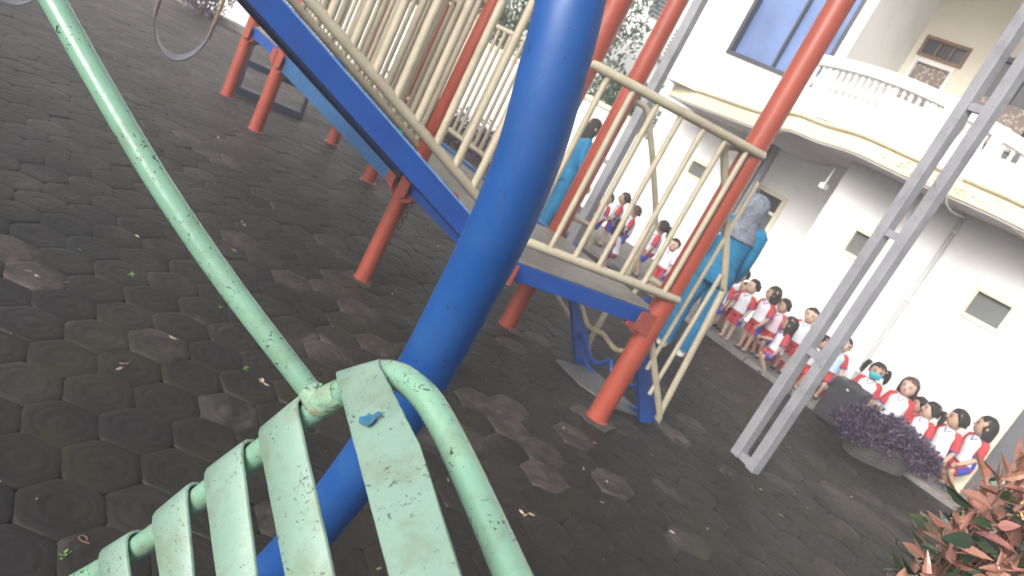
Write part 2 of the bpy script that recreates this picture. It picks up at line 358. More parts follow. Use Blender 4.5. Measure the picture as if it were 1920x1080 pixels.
# ------------------------------------------------------------ green carousel seat in the foreground
root = thing('carousel_seat', 'chipped mint green steel slatted seat back with its slanting pole in the foreground', 'playground seat', (-.1, .85, .45))
mb = MB()
P = [(40, 1150, 1.27), (170, 1080, 1.2), (280, 1012, 1.15), (395, 918, 1.11), (500, 838, 1.07), (600, 762, 1.03), (655, 728, 1.0), (705, 702, .97), (752, 708, .94), (800, 748, .90), (845, 825, .86), (892, 925, .80), (950, 1055, .72), (1005, 1180, .655), (1060, 1320, .60)]
mb.tube([Zp(*p) for p in P], .018, 20, smooth=5)
obj('frame', mb, M['mint'], root, angle=80)
mb = MB(); mb.tube([Zp(*p) for p in [(600, 756, 1.045), (571, 720, 1.04), (433, 540, 1.01), (309, 360, .99), (200, 180, .98), (98, 0, .97), (0, -180, .96), (-60, -300, .95)]], .0160, 20, smooth=4)
obj('pole', mb, M['mint'], root, angle=80)
mb = MB(); c1 = Zp(600, 757, 1.03); c0 = Zp(580, 731, 1.038); c2 = Zp(640, 735, 1.005)
mb.tube([c0, (c0+c1)/2, c1, (c1+c2)/2, c2], [.0165, .0185, .0212, .0198, .0185], 16, smooth=3)
for k in range(14):
    t = random.random(); q = c0*(1-t)+c2*t+np.array([random.uniform(-.013, .013), random.uniform(-.016, -.006), random.uniform(-.012, .012)]); mb.ball(q, random.uniform(.002, .0045), seg=6, rg=4)
obj('weld_joint', mb, M['weld'], root, angle=80)
def slat(Lp, Rp, tubeL, tubeR, mt='mint_flat'):
    # Lp, Rp: left and right edge paths downward (pixel, depth); tubeL/R: where they cross the tube
    L = [Zp(*p) for p in Lp]; Rr_ = [Zp(*p) for p in Rp]; tl, tr = Zp(*tubeL), Zp(*tubeR)
    d = (L[1]-L[0]); d /= np.linalg.norm(d); ax = tr-tl; wd = np.linalg.norm(ax); ax /= wd
    nrm = np.cross(d, ax); nrm /= np.linalg.norm(nrm)
    if nrm@(EYE-tl) < 0: nrm = -nrm
    rr = .0215
    def arc(c, end):
        e0 = -d+0*nrm; out = []
        for a in (150, 120, 90, 60, 35, 12):
            # from behind the tube, over its top, to its front
            t_ = R(a); out.append(c+rr*(math.cos(t_)*nrm-math.sin(t_)*d))
        return out
    L[0] = tl+nrm*rr+d*.012; Rr_[0] = tr+nrm*rr+d*.012; L[1:] = [p+nrm*.010 for p in L[1:]]; Rr_[1:] = [p+nrm*.010 for p in Rr_[1:]]
    PL = arc(tl, L[0])+[p for p in L]; PR = arc(tr, Rr_[0])+[p for p in Rr_]
    # densify
    def dens(Q):
        o = []
        for i in range(len(Q)-1):
            n_ = max(1, int(np.linalg.norm(Q[i+1]-Q[i])/.02))
            for k in range(n_): o.append(Q[i]*(1-k/n_)+Q[i+1]*k/n_)
        return o+[Q[-1]]
    n_ = []; A_, B_ = [], []
    for i in range(len(PL)-1):
        k_ = max(1, int(np.linalg.norm(PL[i+1]-PL[i])/.02))
        for k in range(k_):
            A_.append(PL[i]*(1-k/k_)+PL[i+1]*k/k_); B_.append(PR[i]*(1-k/k_)+PR[i+1]*k/k_)
    A_.append(PL[-1]); B_.append(PR[-1]); th = .005; rs = []
    for i in range(len(A_)):
        t_ = A_[min(i+1, len(A_)-1)]-A_[max(i-1, 0)]; wv = B_[i]-A_[i]; nn = np.cross(t_, wv); nn /= np.linalg.norm(nn)
        if nn@(EYE-A_[i]) < 0 and i > 5: nn = -nn
        if i <= 5:
            c_ = tl; nn = nn if nn@(A_[i]-c_) > 0 else -nn
        wob = .0003*math.sin(i*2.1+wd*300)
        wv = wv/np.linalg.norm(wv)
        e = .0016
        a, b = A_[i]-wv*wob, B_[i]+wv*wob*1.4
        rs.append([a+nn*0, a+nn*(th-e), a+wv*e+nn*th, (a+b)/2+nn*(th+.0004), b-wv*e+nn*th, b+nn*(th-e), b])
    m_ = MB(); m_.rings(rs); return obj('slat', m_, M[mt], root, angle=50)
s1 = slat([(658, 735, .965), (740, 1080, .66), (790, 1290, .56)], [(738, 712, .935), (800, 850, .80), (875, 1080, .63), (955, 1330, .53)], (652, 728, .995), (733, 706, .955))
slat([(518, 812, 1.06), (550, 1080, .93), (575, 1290, .85)], [(588, 775, 1.03), (642, 1080, .90), (690, 1290, .82)], (514, 826, 1.06), (584, 770, 1.03))
slat([(413, 900, 1.09), (420, 1080, 1.0), (430, 1290, .92)], [(482, 862, 1.06), (497, 1080, .98), (520, 1290, .90)], (411, 903, 1.10), (480, 853, 1.075))
slat([(315, 975, 1.13), (314, 1080, 1.07), (312, 1290, 1.0)], [(378, 940, 1.10), (378, 1080, 1.05), (380, 1290, .97)], (314, 983, 1.135), (377, 932, 1.115))
slat([(215, 1045, 1.17), (212, 1130, 1.12), (210, 1290, 1.05)], [(266, 1016, 1.14), (266, 1130, 1.10), (266, 1290, 1.03)], (214, 1052, 1.18), (265, 1022, 1.155))
# lower cross rail of the seat and the seat pan below the frame edge, so the seat is complete
mb = MB(); mb.tube([Zp(40, 1150, 1.27), Zp(120, 1330, 1.15), Zp(400, 1400, .95), Zp(800, 1400, .62), Zp(1060, 1320, .60)], .016, 12, smooth=4)
obj('seat_rail', mb, M['mint'], root, angle=80)
def chip():
    m_ = MB(); c = Zp(693, 783, .885); wv = Zp(738, 712, .935)-Zp(658, 735, .965); wv /= np.linalg.norm(wv); d = Zp(740, 1080, .66)-Zp(658, 735, .965); d /= np.linalg.norm(d)
    nn = np.cross(d, wv); nn = nn if nn@(EYE-c) > 0 else -nn; nn /= np.linalg.norm(nn)
    # lay it on the slat face
    a = Zp(658, 735, .965); a = a+nn*.0212; t = (nn@(a-EYE))/(nn@ray(693, 783)); c = EYE+ray(693, 783)*t
    out = [(-.011, .004), (-.009, -.005), (-.003, -.004), (.001, -.007), (.003, -.002), (.009, -.006), (.012, -.003), (.010, .002), (.006, .001), (.004, .006), (.001, .009), (-.004, .012), (-.007, .008)]
    m_.prism([c+wv*x*1.5+d*y*1.4 for x, y in out], nn*.0004); obj('paint_chip', m_, M['chip_blue'], root)
chip()
# ------------------------------------------------------------ blue arched pipe
P = [(1105, -420, 1.35), (1096, -180, 1.27), (1070, 0, 1.235), (1032, 150, 1.255), (992, 290, 1.30), (935, 430, 1.36), (868, 562, 1.44), (786, 712, 1.54), (690, 860, 1.65), (565, 1018, 1.80), (470, 1120, 1.92), (330, 1255, 2.10), (140, 1420, 2.30)]
pts = [Zp(*p) for p in P]; pts = [p for p in pts if p[2] > .02]
q = pts[-1]; pts.append(np.array([q[0]-.05, q[1]+.03, 0.]))
mb = MB(); rs_ = []
mb.tube(pts, .0565, 40, smooth=6)
o = obj('arched_pipe', mb, M['arch_blue'], None, angle=80); tag(o, 'thick glossy blue curved pipe arching down across the middle behind the mint slats', 'playground arch')
# ------------------------------------------------------------ playground climbing frame
P1 = G(1118, 785); PB = G(950, 612); PC = G(678, 524); PA = G(806, 702)
F1 = G(478, 245); F2 = G(425, 180); F3 = G(690, 340); F4 = G(622, 268)
def ax(a, b): d = (b-a)[:2]; L = np.linalg.norm(d); return np.array([d[0]/L, d[1]/L, 0]), L
fr = thing('climbing_frame', 'red blue and cream playground climbing frame with decks, railings, ramp and bridge', 'climbing frame', ((P1+PC)/2))
DZ = .80
def post(p, name='post', top=3.1, r=.070, flange=True, lean=(0, 0)):
    m_ = MB(); m_.tube([v3(p, .0), v3(p, top)+np.array([lean[0], lean[1], 0])], r, 24); po = obj(name, m_, M['red'], fr, angle=60)
    if flange:
        m_ = MB(); rs = [[v3(p, z)+np.array([q*math.cos(a), q*math.sin(a), 0]) for a in np.linspace(0, 2*math.pi, 20, endpoint=False)] for q, z in ((r*1.32, -.01), (r*1.28, .004), (r*1.1, .008), (r*1.02, .014))]
        m_.rings(rs); obj('base_flange', m_, M['red'], po, angle=60)
    return po
post(P1); post(PB, r=.064); qq = Vp(832, 206, PC, PC+np.array([1., 0, 0])); post(PC, r=.055, lean=((qq-PC)[:2]*3.1/qq[2]))
post(PA, r=.068)
for p in (F1, F2, F3, F4): post(p, r=.066)
def deck(a, b, c, d, z=DZ, mt='blue'):     # quad of post centres
    q = [v3(p, z) for p in (a, b, c, d)]; cen = sum(q)/4
    q = [cen+(p-cen)*.985 for p in q]
    m_ = MB(); m_.prism([p+np.array([0, 0, .012]) for p in q], (0, 0, -.012)); dk = obj('deck', m_, M['deck'], fr, smooth=False)
    for i in range(4):
        p, r_ = q[i], q[(i+1) % 4]; d_ = (r_-p)/np.linalg.norm(r_-p); off = np.array([0, 0, -.052])
        m_ = MB(); m_.bar(p+d_*.045+off, r_-d_*.045+off, .045, .10); obj('fascia', m_, M[mt], fr, bevel=.003, smooth=False)
deck(P1, PB, PC, PA); deck(F1, F3, F4, F2)
def gussets(p, nbrs, z=DZ-.10):
    for nb in nbrs:
        d, L = ax(p, nb); s_ = np.array([-d[1], d[0], 0]); b0 = v3(p, z)+d*.062; m_ = MB()
        m_.prism([b0+s_*.02, b0+d*.12+s_*.02, b0+d*.12+s_*.02+np.array([0, 0, -.03]), b0+s_*.02+np.array([0, 0, -.09])], -s_*.04)
        obj('gusset', m_, M['gusset'], fr, smooth=False)
        m_ = MB(); b1 = v3(p, z+.05)+d*.06-s_*.0
        s2 = s_ if (s_@(EYE*np.array([1, 1, 0])-v3(p, 0))) > 0 else -s_
        m_.prism([b0-d*.02+s2*.058+UPV*.10, b0+d*.10+s2*.058+UPV*.10, b0+d*.10+s2*.058-UPV*.02, b0-d*.02+s2*.058-UPV*.05], s2*.006)
        obj('gusset', m_, M['gusset'], fr, smooth=False)
def pad(p, rx, ry, a0):
    m_ = MB(); pl = []
    for k in range(22):
        a = 2*math.pi*k/22; q = 1+.22*math.sin(3*a+a0)+.12*math.sin(7*a+a0*2)+random.uniform(-.06, .06); x, y = rx*q*math.cos(a), ry*q*math.sin(a); pl.append(v3(p, .0015)+np.array([x*math.cos(a0)-y*math.sin(a0), x*math.sin(a0)+y*math.cos(a0), 0]))
    m_.prism(pl, UPV*.006); obj('concrete_pad', m_, M['pad'], fr, smooth=False)
pad(P1, .17, .12, .6); pad(PB, .15, .11, 2.); pad(PC, .12, .10, 1.); pad(F1, .12, .1, .3); pad(F2, .12, .1, 1.7); pad(G(1245, 800), .20, .09, 2.4)
gussets(P1, (PB, PA)); gussets(PB, (P1, PC)); gussets(PC, (PB, PA, F1)); gussets(PA, (P1, PC)); gussets(F1, (F3, F2, PC)); gussets(F2, (F1, F4)); gussets(F3, (F1, F4, PB)); gussets(F4, (F3, F2))
def railing(a, b, z0a, z0b, hgt, n, inset=.07, over=0., r=.026, rb=.015, mats='cream', nb_r=None):
    d, L = ax(a, b); A_ = v3(a, z0a)+d*inset; B_ = v3(b, z0b)-d*inset
    A_[2] = z0a; B_[2] = z0b
    e = (B_-A_)/np.linalg.norm(B_-A_)
    m_ = MB(); m_.tube([A_-e*over, B_+e*over], r, 14, round_end=True); obj('bottom_rail', m_, M[mats], fr, angle=50)
    if hgt:
        U = np.array([0, 0, hgt]); m_ = MB(); m_.tube([A_+U-e*over, B_+U+e*over], r, 14, round_end=True); obj('top_rail', m_, M[mats], fr, angle=50)
        for i in range(n):
            t = (i+.5)/n; p = A_*(1-t)+B_*t; m_ = MB(); m_.tube([p+np.array([0, 0, .01]), p+U*.99], rb, 8); obj('baluster', m_, M[mats], fr, angle=60)
sh = np.array([.035, -.04, 0])
railing(PA+sh, P1+sh*1.2, .94, .94, .97, 7, inset=.02, over=.03, r=.027, rb=.0165)
# bridge deck between the two towers
e2, Lb = ax(PC, F1); e1, _ = ax(PA, P1)
def br(t, side, z): 
    a, b = ((PC, F1), (PB, F3))[side]; p = a*(1-t)+b*t; return np.array([p[0], p[1], z])
m_ = MB(); m_.prism([br(.04, 0, .775), br(.96, 0, .775), br(.96, 1, .775), br(.04, 1, .775)], (0, 0, -.02)); obj('bridge_deck', m_, M['deck'], fr, smooth=False)
for sd_ in (0, 1):
    m_ = MB(); m_.bar(br(.03, sd_, .725), br(.97, sd_, .725), .04, .15); obj('bridge_beam', m_, M['blue_pale'], fr, bevel=.003, smooth=False)
railing(PC+e2*.05, F1, .93, .93, .97, 26, r=.022, rb=.018); railing(PB+e2*.5, F3, .93, .93, .97, 22, r=.022, rb=.016)
railing(F3, F4, .93, .93, .97, 8, r=.022, rb=.016); railing(F1, F2, .93, .93, .97, 8, r=.022, rb=.016)
def chain(p, n, r=.013):
    m_ = MB()
    for i in range(n):
        c = np.array(p)-np.array([0, 0, i*.036]); a = (i % 2)*math.pi/2+.6; u = np.array([math.cos(a), math.sin(a), 0])
        m_.tube([c+u*r*math.cos(t)+UPV*.023*math.sin(t) for t in np.linspace(0, 2*math.pi, 13)], .0035, 6, cap=False)
    obj('chain', m_, M['chain'], fr)
chain(Vp(768, 385, PC, F1)+np.array([0, 0, 0]), 5); chain(Vp(636, 262, PB, F3), 5); chain(Vp(752, 392, PB, F3), 4)
m_ = MB(); m_.bar(v3(PC, .68)+e1*.25, v3(PC, .68)+e1*.85, .08, .06); obj('bridge_hanger', m_, M['blue_dark'], fr, smooth=False)
# inclined climbing ramp rising from the deck edge between PA and PC
RL = 2.6
def rp(t, side, dz=0., out=0.):
    base = PA if side == 0 else PC; p = v3(base, .83)-e1*(.12+t*RL)+np.array([0, 0, t*RL*.475+dz]); return p-e2*out*(1 if side == 0 else -1)
for sd_ in (0, 1):
    m_ = MB(); a, b = rp(-.02, sd_, .022), rp(1, sd_, .022); m_.bar(a, b, .012, .118); st = obj('stringer', m_, M['blue'], fr, smooth=False)
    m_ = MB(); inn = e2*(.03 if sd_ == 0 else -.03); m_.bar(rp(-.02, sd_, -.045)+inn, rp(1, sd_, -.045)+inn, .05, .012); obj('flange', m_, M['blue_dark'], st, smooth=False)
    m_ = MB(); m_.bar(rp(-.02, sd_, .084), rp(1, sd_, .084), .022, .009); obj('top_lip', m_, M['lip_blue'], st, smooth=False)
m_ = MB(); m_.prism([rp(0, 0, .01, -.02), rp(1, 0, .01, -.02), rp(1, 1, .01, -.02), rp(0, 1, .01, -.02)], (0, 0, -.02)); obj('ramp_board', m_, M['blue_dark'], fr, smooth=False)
def ramp_rail(sd_, dz, r, n, tb, te):
    off = (0 if sd_ == 0 else 0)
    a, b = rp(tb, sd_, dz), rp(te, sd_, dz); m_ = MB(); m_.tube([a, b], r, 14, round_end=True); obj('bottom_rail', m_, M['cream'], fr, angle=50)
    U = np.array([0, 0, .98]); m_ = MB(); m_.tube([a+U, b+U], r, 14, round_end=True); obj('top_rail', m_, M['cream'], fr, angle=50)
    for i in range(n):
        t = (i+.6)/n; p = a*(1-t)+b*t; m_ = MB(); m_.tube([p, p+U*.99], .021 if sd_ == 0 else .019, 10); obj('baluster', m_, M['cream'], fr, angle=60)
ramp_rail(0, .18, .027, 19, -.03, .98); ramp_rail(1, .205, .026, 26, -.05, .98)
hold_cols = ['h_red', 'h_white', 'h_green', 'h_violet', 'h_blue', 'h_white', 'h_red', 'h_white', 'h_green', 'h_blue', 'h_red', 'h_white']
for i, hc in enumerate(hold_cols):
    t = .06+i*.078; k = .25 if i % 2 else .12; p = rp(t, 0, .03)*(1-k)+rp(t, 1, .03)*k
    m_ = MB(); m_.ball(p+np.array([0, 0, .02]), (.062, .052, .055), seg=12, rg=8)
    vv = np.array(m_.v); vv += rng.normal(0, .004, vv.shape); m_.v = [tuple(q) for q in vv]; obj('climbing_hold', m_, M[hc], fr, angle=70)
# second, taller tower at the head of the ramp (outside the frame)
TA = rp(1, 0)-e1*.08; TC = rp(1, 1)-e1*.08; TD = TA-e1*1.1; TE = TC-e1*1.1
for p in (TD,): post(p, top=3.3)
post(TA, top=3.3)
m_ = MB(); m_.prism([v3(p, 2.04) for p in (TA, TC, TE, TD)], (0, 0, -.03)); obj('deck', m_, M['deck'], fr, smooth=False)
# ladder on the right side with wavy rungs
lt = [Vp(1070, 540, PB, P1), None]
LL0 = np.array([*(PB*.88+P1*.12)[:2], DZ-.02])+e1*.06; LR0 = np.array([*(PB*.20+P1*.80)[:2], DZ-.02])+e1*.06
LL1 = v3(G(1093, 683), 0.); LR1 = v3(G(1212, 792), 0.)
for a, b in ((LL0, LL1), (LR0, LR1)):
    m_ = MB(); dd = b-a; m_.bar(a, b, .035, .135, side=(PB-P1)/np.linalg.norm(PB-P1)); obj('stringer', m_, M['blue'], fr, bevel=.003, smooth=False)
for t, mt, w1, w2 in ((.10, 'green', .09, .02), (.42, 'rusty_cream', .10, .08), (.72, 'blue', .09, .01), (.93, 'blue', .06, .01)):
    a = LL0*(1-t)+LL1*t; b = LR0*(1-t)+LR1*t; pr = []
    for k, dz in ((0, 0), (.1, -.02), (.27, -w1), (.40, -w1*.95), (.5, -w2), (.60, -w1*.95), (.73, -w1), (.9, -.02), (1, 0)): pr.append(a*(1-k)+b*k+np.array([0, 0, dz])+e1*.01*k)
    m_ = MB(); m_.tube(pr, .017, 10, smooth=5); obj('rung', m_, M[mt], fr, angle=80)
Q = [Vp(*p, P1, P1+e1) for p in ((1392, 278), (1362, 276), (1358, 300), (1362, 425), (1356, 545), (1237, 775), (1221, 640))]
Q2 = [Vp(*p, PB, PB+e1) for p in ((1188, 190), (1211, 203), (1219, 250), (1226, 330), (1229, 420))]; lowp = v3(Q2[4], .06)
Q2 += [lowp, v3(PB, .45)+e1*.10]
for bi, base in enumerate((np.zeros(3), PB-P1)):
    m_ = MB(); T_ = [q+base for q in Q] if bi == 0 else Q2; m_.tube(T_[:4]+[T_[4]*.9+T_[3]*.1, T_[4]*.9+T_[5]*.1, T_[5]*.97+T_[4]*.03, T_[5]*.97+T_[6]*.03, T_[6]], .0225, 12, smooth=4); obj('handrail', m_, M['cream'], fr, angle=80)
    for f_, zt in ((.38, .0), (.70, .0)):
        A_ = T_[3]*(1-f_)+T_[4]*f_ if bi == 0 else T_[2]*(1-f_)+T_[4]*f_
        off = (v3(P1 if bi == 0 else PB, 0)*(1-f_*.9)+v3(T_[5], 0)*f_*.9); tz = A_[2] if f_ > .5 else T_[2][2]
        m_ = MB(); m_.tube([v3(off, tz-.02), v3(off, .62-.5*f_)], .0145, 8); obj('baluster', m_, M['cream'], fr)
m_ = MB(); a = v3(PB, .95)+e1*.06; m_.tube([a, a+e1*.12, a+e1*.2-UPV*.03, a+e1*.24-UPV*.16], .02, 10, smooth=3); obj('handrail', m_, M['cream'], fr, angle=80)
m_ = MB(); a = v3(P1, .95)+(PB-P1)*.05; m_.tube([a, a+(PB-P1)*.1, a+(PB-P1)*.15-UPV*.06, a+(PB-P1)*.16-UPV*.14], .02, 10, smooth=3); obj('handrail', m_, M['cream'], fr, angle=80)
# dark framed steps at the end of the far tower
sa, sb = G(444, 174), G(562, 224)
for q in (sa, sb):
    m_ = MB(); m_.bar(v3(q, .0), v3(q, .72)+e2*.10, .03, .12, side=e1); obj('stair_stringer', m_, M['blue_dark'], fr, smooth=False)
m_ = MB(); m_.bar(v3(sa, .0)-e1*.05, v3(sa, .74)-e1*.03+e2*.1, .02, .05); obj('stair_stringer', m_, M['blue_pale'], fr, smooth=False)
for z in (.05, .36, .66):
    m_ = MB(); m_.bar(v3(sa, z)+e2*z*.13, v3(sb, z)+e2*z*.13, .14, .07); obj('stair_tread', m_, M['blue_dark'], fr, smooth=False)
m_ = MB(); m_.bar(v3(sa, .075)-e2*.03, v3(sb, .075)-e2*.03, .02, .012); obj('worn_edge', m_, M['ac'], fr, smooth=False)
# grey rubber sheet under the ladder
a, b, c, d = G(1036, 675), G(1120, 672), G(1225, 772), G(1165, 778)
mb = MB(); mb.prism([v3(p, .004) for p in (G(1040, 676), G(1106, 690), G(1216, 790), G(1150, 768), G(1085, 722))], (0, 0, .009)); o = obj('rubber_mat', mb, M['mat'], smooth=False)
tag(o, 'flat grey rubber sheet lying on the pavers under the blue ladder', 'mat')
# ------------------------------------------------------------ grey lattice columns
def column(fa, fb, label, wd=.085, top=3.9, rung_px=None, rungs=(), brow=None):
    c = (fa+fb)/2; r_ = thing('steel_column', label, 'steel column', (c[0], c[1], 0), 'grey twin tube steel columns')
    d, L = ax(fa, fb); s_ = np.array([-d[1], d[0], 0])
    for p in (fa, fb):
        m_ = MB(); m_.box(v3(p, top/2), d*wd/2, s_*wd/2, UPV*top/2); obj('tube', m_, M['grey_steel'], r_, bevel=.004, smooth=False)
    for z in rungs:
        m_ = MB(); m_.bar(v3(fa, z)+d*wd/2, v3(fb, z)-d*wd/2, wd*.72, .05); obj('spacer', m_, M['grey_steel'], r_, bevel=.003, smooth=False)
    return r_
fa, fb = G(1381, 853), G(1410, 883)
zr = []
for p in ((1525, 662), (1672, 440), (1815, 200)):
    q = Vp(*p, fa, fb); zr.append(q[2])
e_, L_ = ax(fa, fb); mid = (fa+fb)/2; 
column(mid-e_*.088, mid+e_*.088, 'tall grey twin tube steel column standing on the pavers in front of the row of children', .078, 4.2, rungs=[.03]+zr)
c3 = G(1040, 482); column(c3-S3*.11, c3+S3*.11, 'grey steel column behind the two red posts, left of the cream railing children', .10, 4.6, rungs=(.1, 1.2, 2.4, 3.6))
c2 = G(1290, 545); column(c2-S3*.055, c2+S3*.055, 'grey steel column mostly hidden behind the nearest red post', .08, 2.42, rungs=(.1, 1.2, 2.3))
# ------------------------------------------------------------ swing seats
def swing(px, dep, label, half=(-40, 40)):
    c = Zp(px[0], px[1], dep); dirn = np.array([.86, .5, 0])
    r_ = thing('swing_seat', label, 'swing', (c[0], c[1], c[2]), 'belt swing seats')
    pts = []
    for k in np.linspace(-1, 1, 17):
        x = .19*math.sin(k*1.6)/math.sin(1.45); z = .34*(1-math.cos(k*1.45))/(1-math.cos(1.45)); pts.append((x, z))
    nd = np.array([-dirn[1], dirn[0], 0]); rs = []
    for i, (x, z) in enumerate(pts):
        a = pts[min(i+1, 16)]; b_ = pts[max(i-1, 0)]; tv = dirn*(a[0]-b_[0])+UPV*(a[1]-b_[1]); tv /= np.linalg.norm(tv); nn = np.cross(nd, tv)
        p = c+dirn*x+UPV*z; wdt = .13-.075*abs(i-8)/8
        rs.append([p-nd*wdt-nn*.005, p+nd*wdt-nn*.005, p+nd*wdt+nn*.005, p-nd*wdt+nn*.005])
    m_ = MB(); m_.rings(rs); obj('belt', m_, M['rubber'], r_, angle=50)
    for sgn, (x, z) in ((-1, pts[0]), (1, pts[-1])):
        p = c+dirn*x+UPV*z; m_ = MB(); m_.tube([p-UPV*.12+dirn*(-sgn)*.005, p, p+UPV*1.6+dirn*sgn*.05], .014, 8); obj('rope', m_, M['rope'], r_)
swing((322, 106), 5.6, 'worn belt swing seat on brown ropes hanging over the pavers, the fully visible one')
swing((22, 3), 5.3, 'belt swing seat just entering the top left corner of the picture')
# ------------------------------------------------------------ leaves helper
def leaf_cloud(mbl, rnds, centers, size, n_per, spread, aspect=.32, curl=.25, rr=(0, 1), outward=.6, biased=None):
    for c in centers:
        c = np.array(c[:3]); 
        for _ in range(n_per):
            d = rng.normal(0, 1, 3); d /= np.linalg.norm(d); p = c+d*spread*rng.random()**.5*np.array([1, 1, .8])
            ld = d*outward+rng.normal(0, .5, 3)+np.array([0, 0, .25]); ld /= np.linalg.norm(ld)
            leaf(mbl, rnds, p, ld, size*rng.uniform(.65, 1.25), aspect, curl, rng.uniform(*rr))
def leaf(mbl, rnds, p, ld, L, aspect, curl, rv):
    sd_ = np.cross(ld, rng.normal(0, 1, 3)); sd_ /= np.linalg.norm(sd_); nn = np.cross(sd_, ld)
    vs = []; prof = [(0, .06), (.25, .8), (.5, 1.), (.78, .62), (1, .03)]
    for t, wq in prof:
        cc = p+ld*L*t+nn*(-curl*L*t*t); wv = sd_*L*aspect*.5*wq; up_ = nn*L*aspect*.18*wq
        vs += [cc-wv+up_, cc, cc+wv+up_]
    fs = []
    for i in range(4):
        a = i*3; fs += [(a, a+1, a+4, a+3), (a+1, a+2, a+5, a+4)]
    mbl.add(vs, fs); rnds += [rv]*15
def leaf_obj(name, mbl, rnds, mat, parent=None):
    o = obj(name, mbl, mat, parent, smooth=False); at = o.data.attributes.new('rnd', 'FLOAT', 'POINT'); at.data.foreach_set('value', np.array(rnds, dtype=np.float32)); return o
# red tipped shrub, near right
def near_shrub():
    base = np.array([1.42, 1.95, 0.]); r_ = thing('red_tipped_shrub', 'glossy shrub with orange pink young leaves over dark green ones, bottom right corner', 'shrub', base)
    tips = []; m_ = MB()
    for k in range(120):
        px = random.uniform(1660, 2120); top = 840+max(0, (1900-px))*.95+random.uniform(0, 330)
        if px < 1700: top = max(top, 1020)
        q = Zp(px, top+50, random.uniform(1.55, 2.25)); tips.append(q)
        b = base+np.array([(q[0]-base[0])*.3, (q[1]-base[1])*.3, .2]); m_.tube([base+rng.normal(0, .03, 3)*np.array([1, 1, 0]), b, (b+q)/2+rng.normal(0, .02, 3), q], [.006, .005, .004, .002], 5, smooth=2)
    obj('stems', m_, M['stem'], r_)
    lm = MB(); rn = []
    for q in tips:
        hi = q[2] > 1.0
        for _ in range(11):
            ld = np.array([rng.normal(0, .6), rng.normal(0, .6), rng.uniform(.05, 1.0)]); ld /= np.linalg.norm(ld)
            leaf(lm, rn, q+rng.normal(0, .012, 3), ld, rng.uniform(.03, .095), .24, .5, rng.uniform(.36, 1))
        for _ in range(14):
            ld = np.array([rng.normal(0, 1), rng.normal(0, 1), rng.uniform(-.3, .5)]); ld /= np.linalg.norm(ld)
            leaf(lm, rn, q+rng.normal(0, .03, 3)-np.array([0, 0, rng.uniform(.04, .25)]), ld, rng.uniform(.035, .08), .42, .25, rng.uniform(0, .42) if rng.random() < .8 else rng.uniform(.4, .8))
    leaf_obj('leaves', lm, rn, M['leaf_red'], r_)
near_shrub()
# ------------------------------------------------------------ purple shrub in its ridged pot, speaker
def purple_plant():
    a, b = G(1600, 862), G(1700, 905); c = (a+b)/2; d, L = ax(a, b); s_ = np.array([-d[1], d[0], 0]); 
    if s_@(c) < 0: s_ = -s_
    c = c+s_*.16
    r_ = thing('potted_purple_shrub', 'bushy purple leaved shrub in a long ridged stone pot before the children', 'potted shrub', (c[0], c[1], 0))
    m_ = MB(); rs = []
    for k in range(19):
        z = k*.012; wob = .010*(k % 2); f = .86+.14*(k/18)
        rs.append([np.array([c[0], c[1], z])+d*(.36*f+wob)*np.sign(math.cos(t))*abs(math.cos(t))**.6+s_*(.15*f+wob)*np.sign(math.sin(t))*abs(math.sin(t))**.7 for t in np.linspace(0, 2*math.pi, 36, endpoint=False)])
    m_.rings(rs); obj('pot', m_, M['stone'], r_, angle=30)
    lm = MB(); rn = []; cs = []
    for k in range(110):
        x = random.uniform(-1, 1); y = random.uniform(-1, 1)
        cs.append(np.array([c[0], c[1], 0])+d*x*.47+s_*y*.19+UPV*(.17+.26*random.random()**.8*(1-abs(x)**2.5*.6)))
    leaf_cloud(lm, rn, cs, .036, 100, .095, .4, .2); leaf_obj('leaves', lm, rn, M['leaf_purple'], r_)
    m_ = MB()
    for k in range(14):
        q = cs[k*7]; m_.tube([np.array([c[0]+(q[0]-c[0])*.6, c[1]+(q[1]-c[1])*.6, .18]), q], .006, 5)
    obj('stems', m_, M['stem'], r_)
purple_plant()
def speaker():
    c = G(1556, 800); c = c-S3*.05+N3*.10; r_ = thing('loudspeaker', 'black upright loudspeaker box standing left of the purple shrub', 'loudspeaker', (c[0], c[1], 0))
    m_ = MB(); m_.box(v3(c, .24), S3*.17, N3*.12, UPV*.225); obj('cabinet', m_, M['black'], r_, bevel=.015, smooth=False)
    m_ = MB(); m_.box(v3(c, .24)-N3*.124, S3*.15, N3*.004, UPV*.20); obj('grille', m_, M['black'], r_, bevel=.003, smooth=False)
    m_ = MB(); m_.tube([v3(c, .462)-S3*.06, v3(c, .487)-S3*.05, v3(c, .487)+S3*.05, v3(c, .462)+S3*.06], .008, 8, smooth=2); obj('handle', m_, M['shoe'], r_)
    m_ = MB(); m_.box(v3(c, .405)-N3*.129, S3*.014, N3*.001, UPV*.005); obj('badge', m_, M['ac'], r_, smooth=False)
    for s_ in (-1, 1):
        m_ = MB(); m_.box(v3(c, .008)+S3*.12*s_, S3*.015, N3*.08, UPV*.008); obj('foot', m_, M['shoe'], r_, smooth=False)
    m_ = MB(); m_.ball(v3(c, .10)+S3*.158-N3*.05, .016, seg=8, rg=6); obj('cable_plug', m_, M['sred'], r_)
speaker()
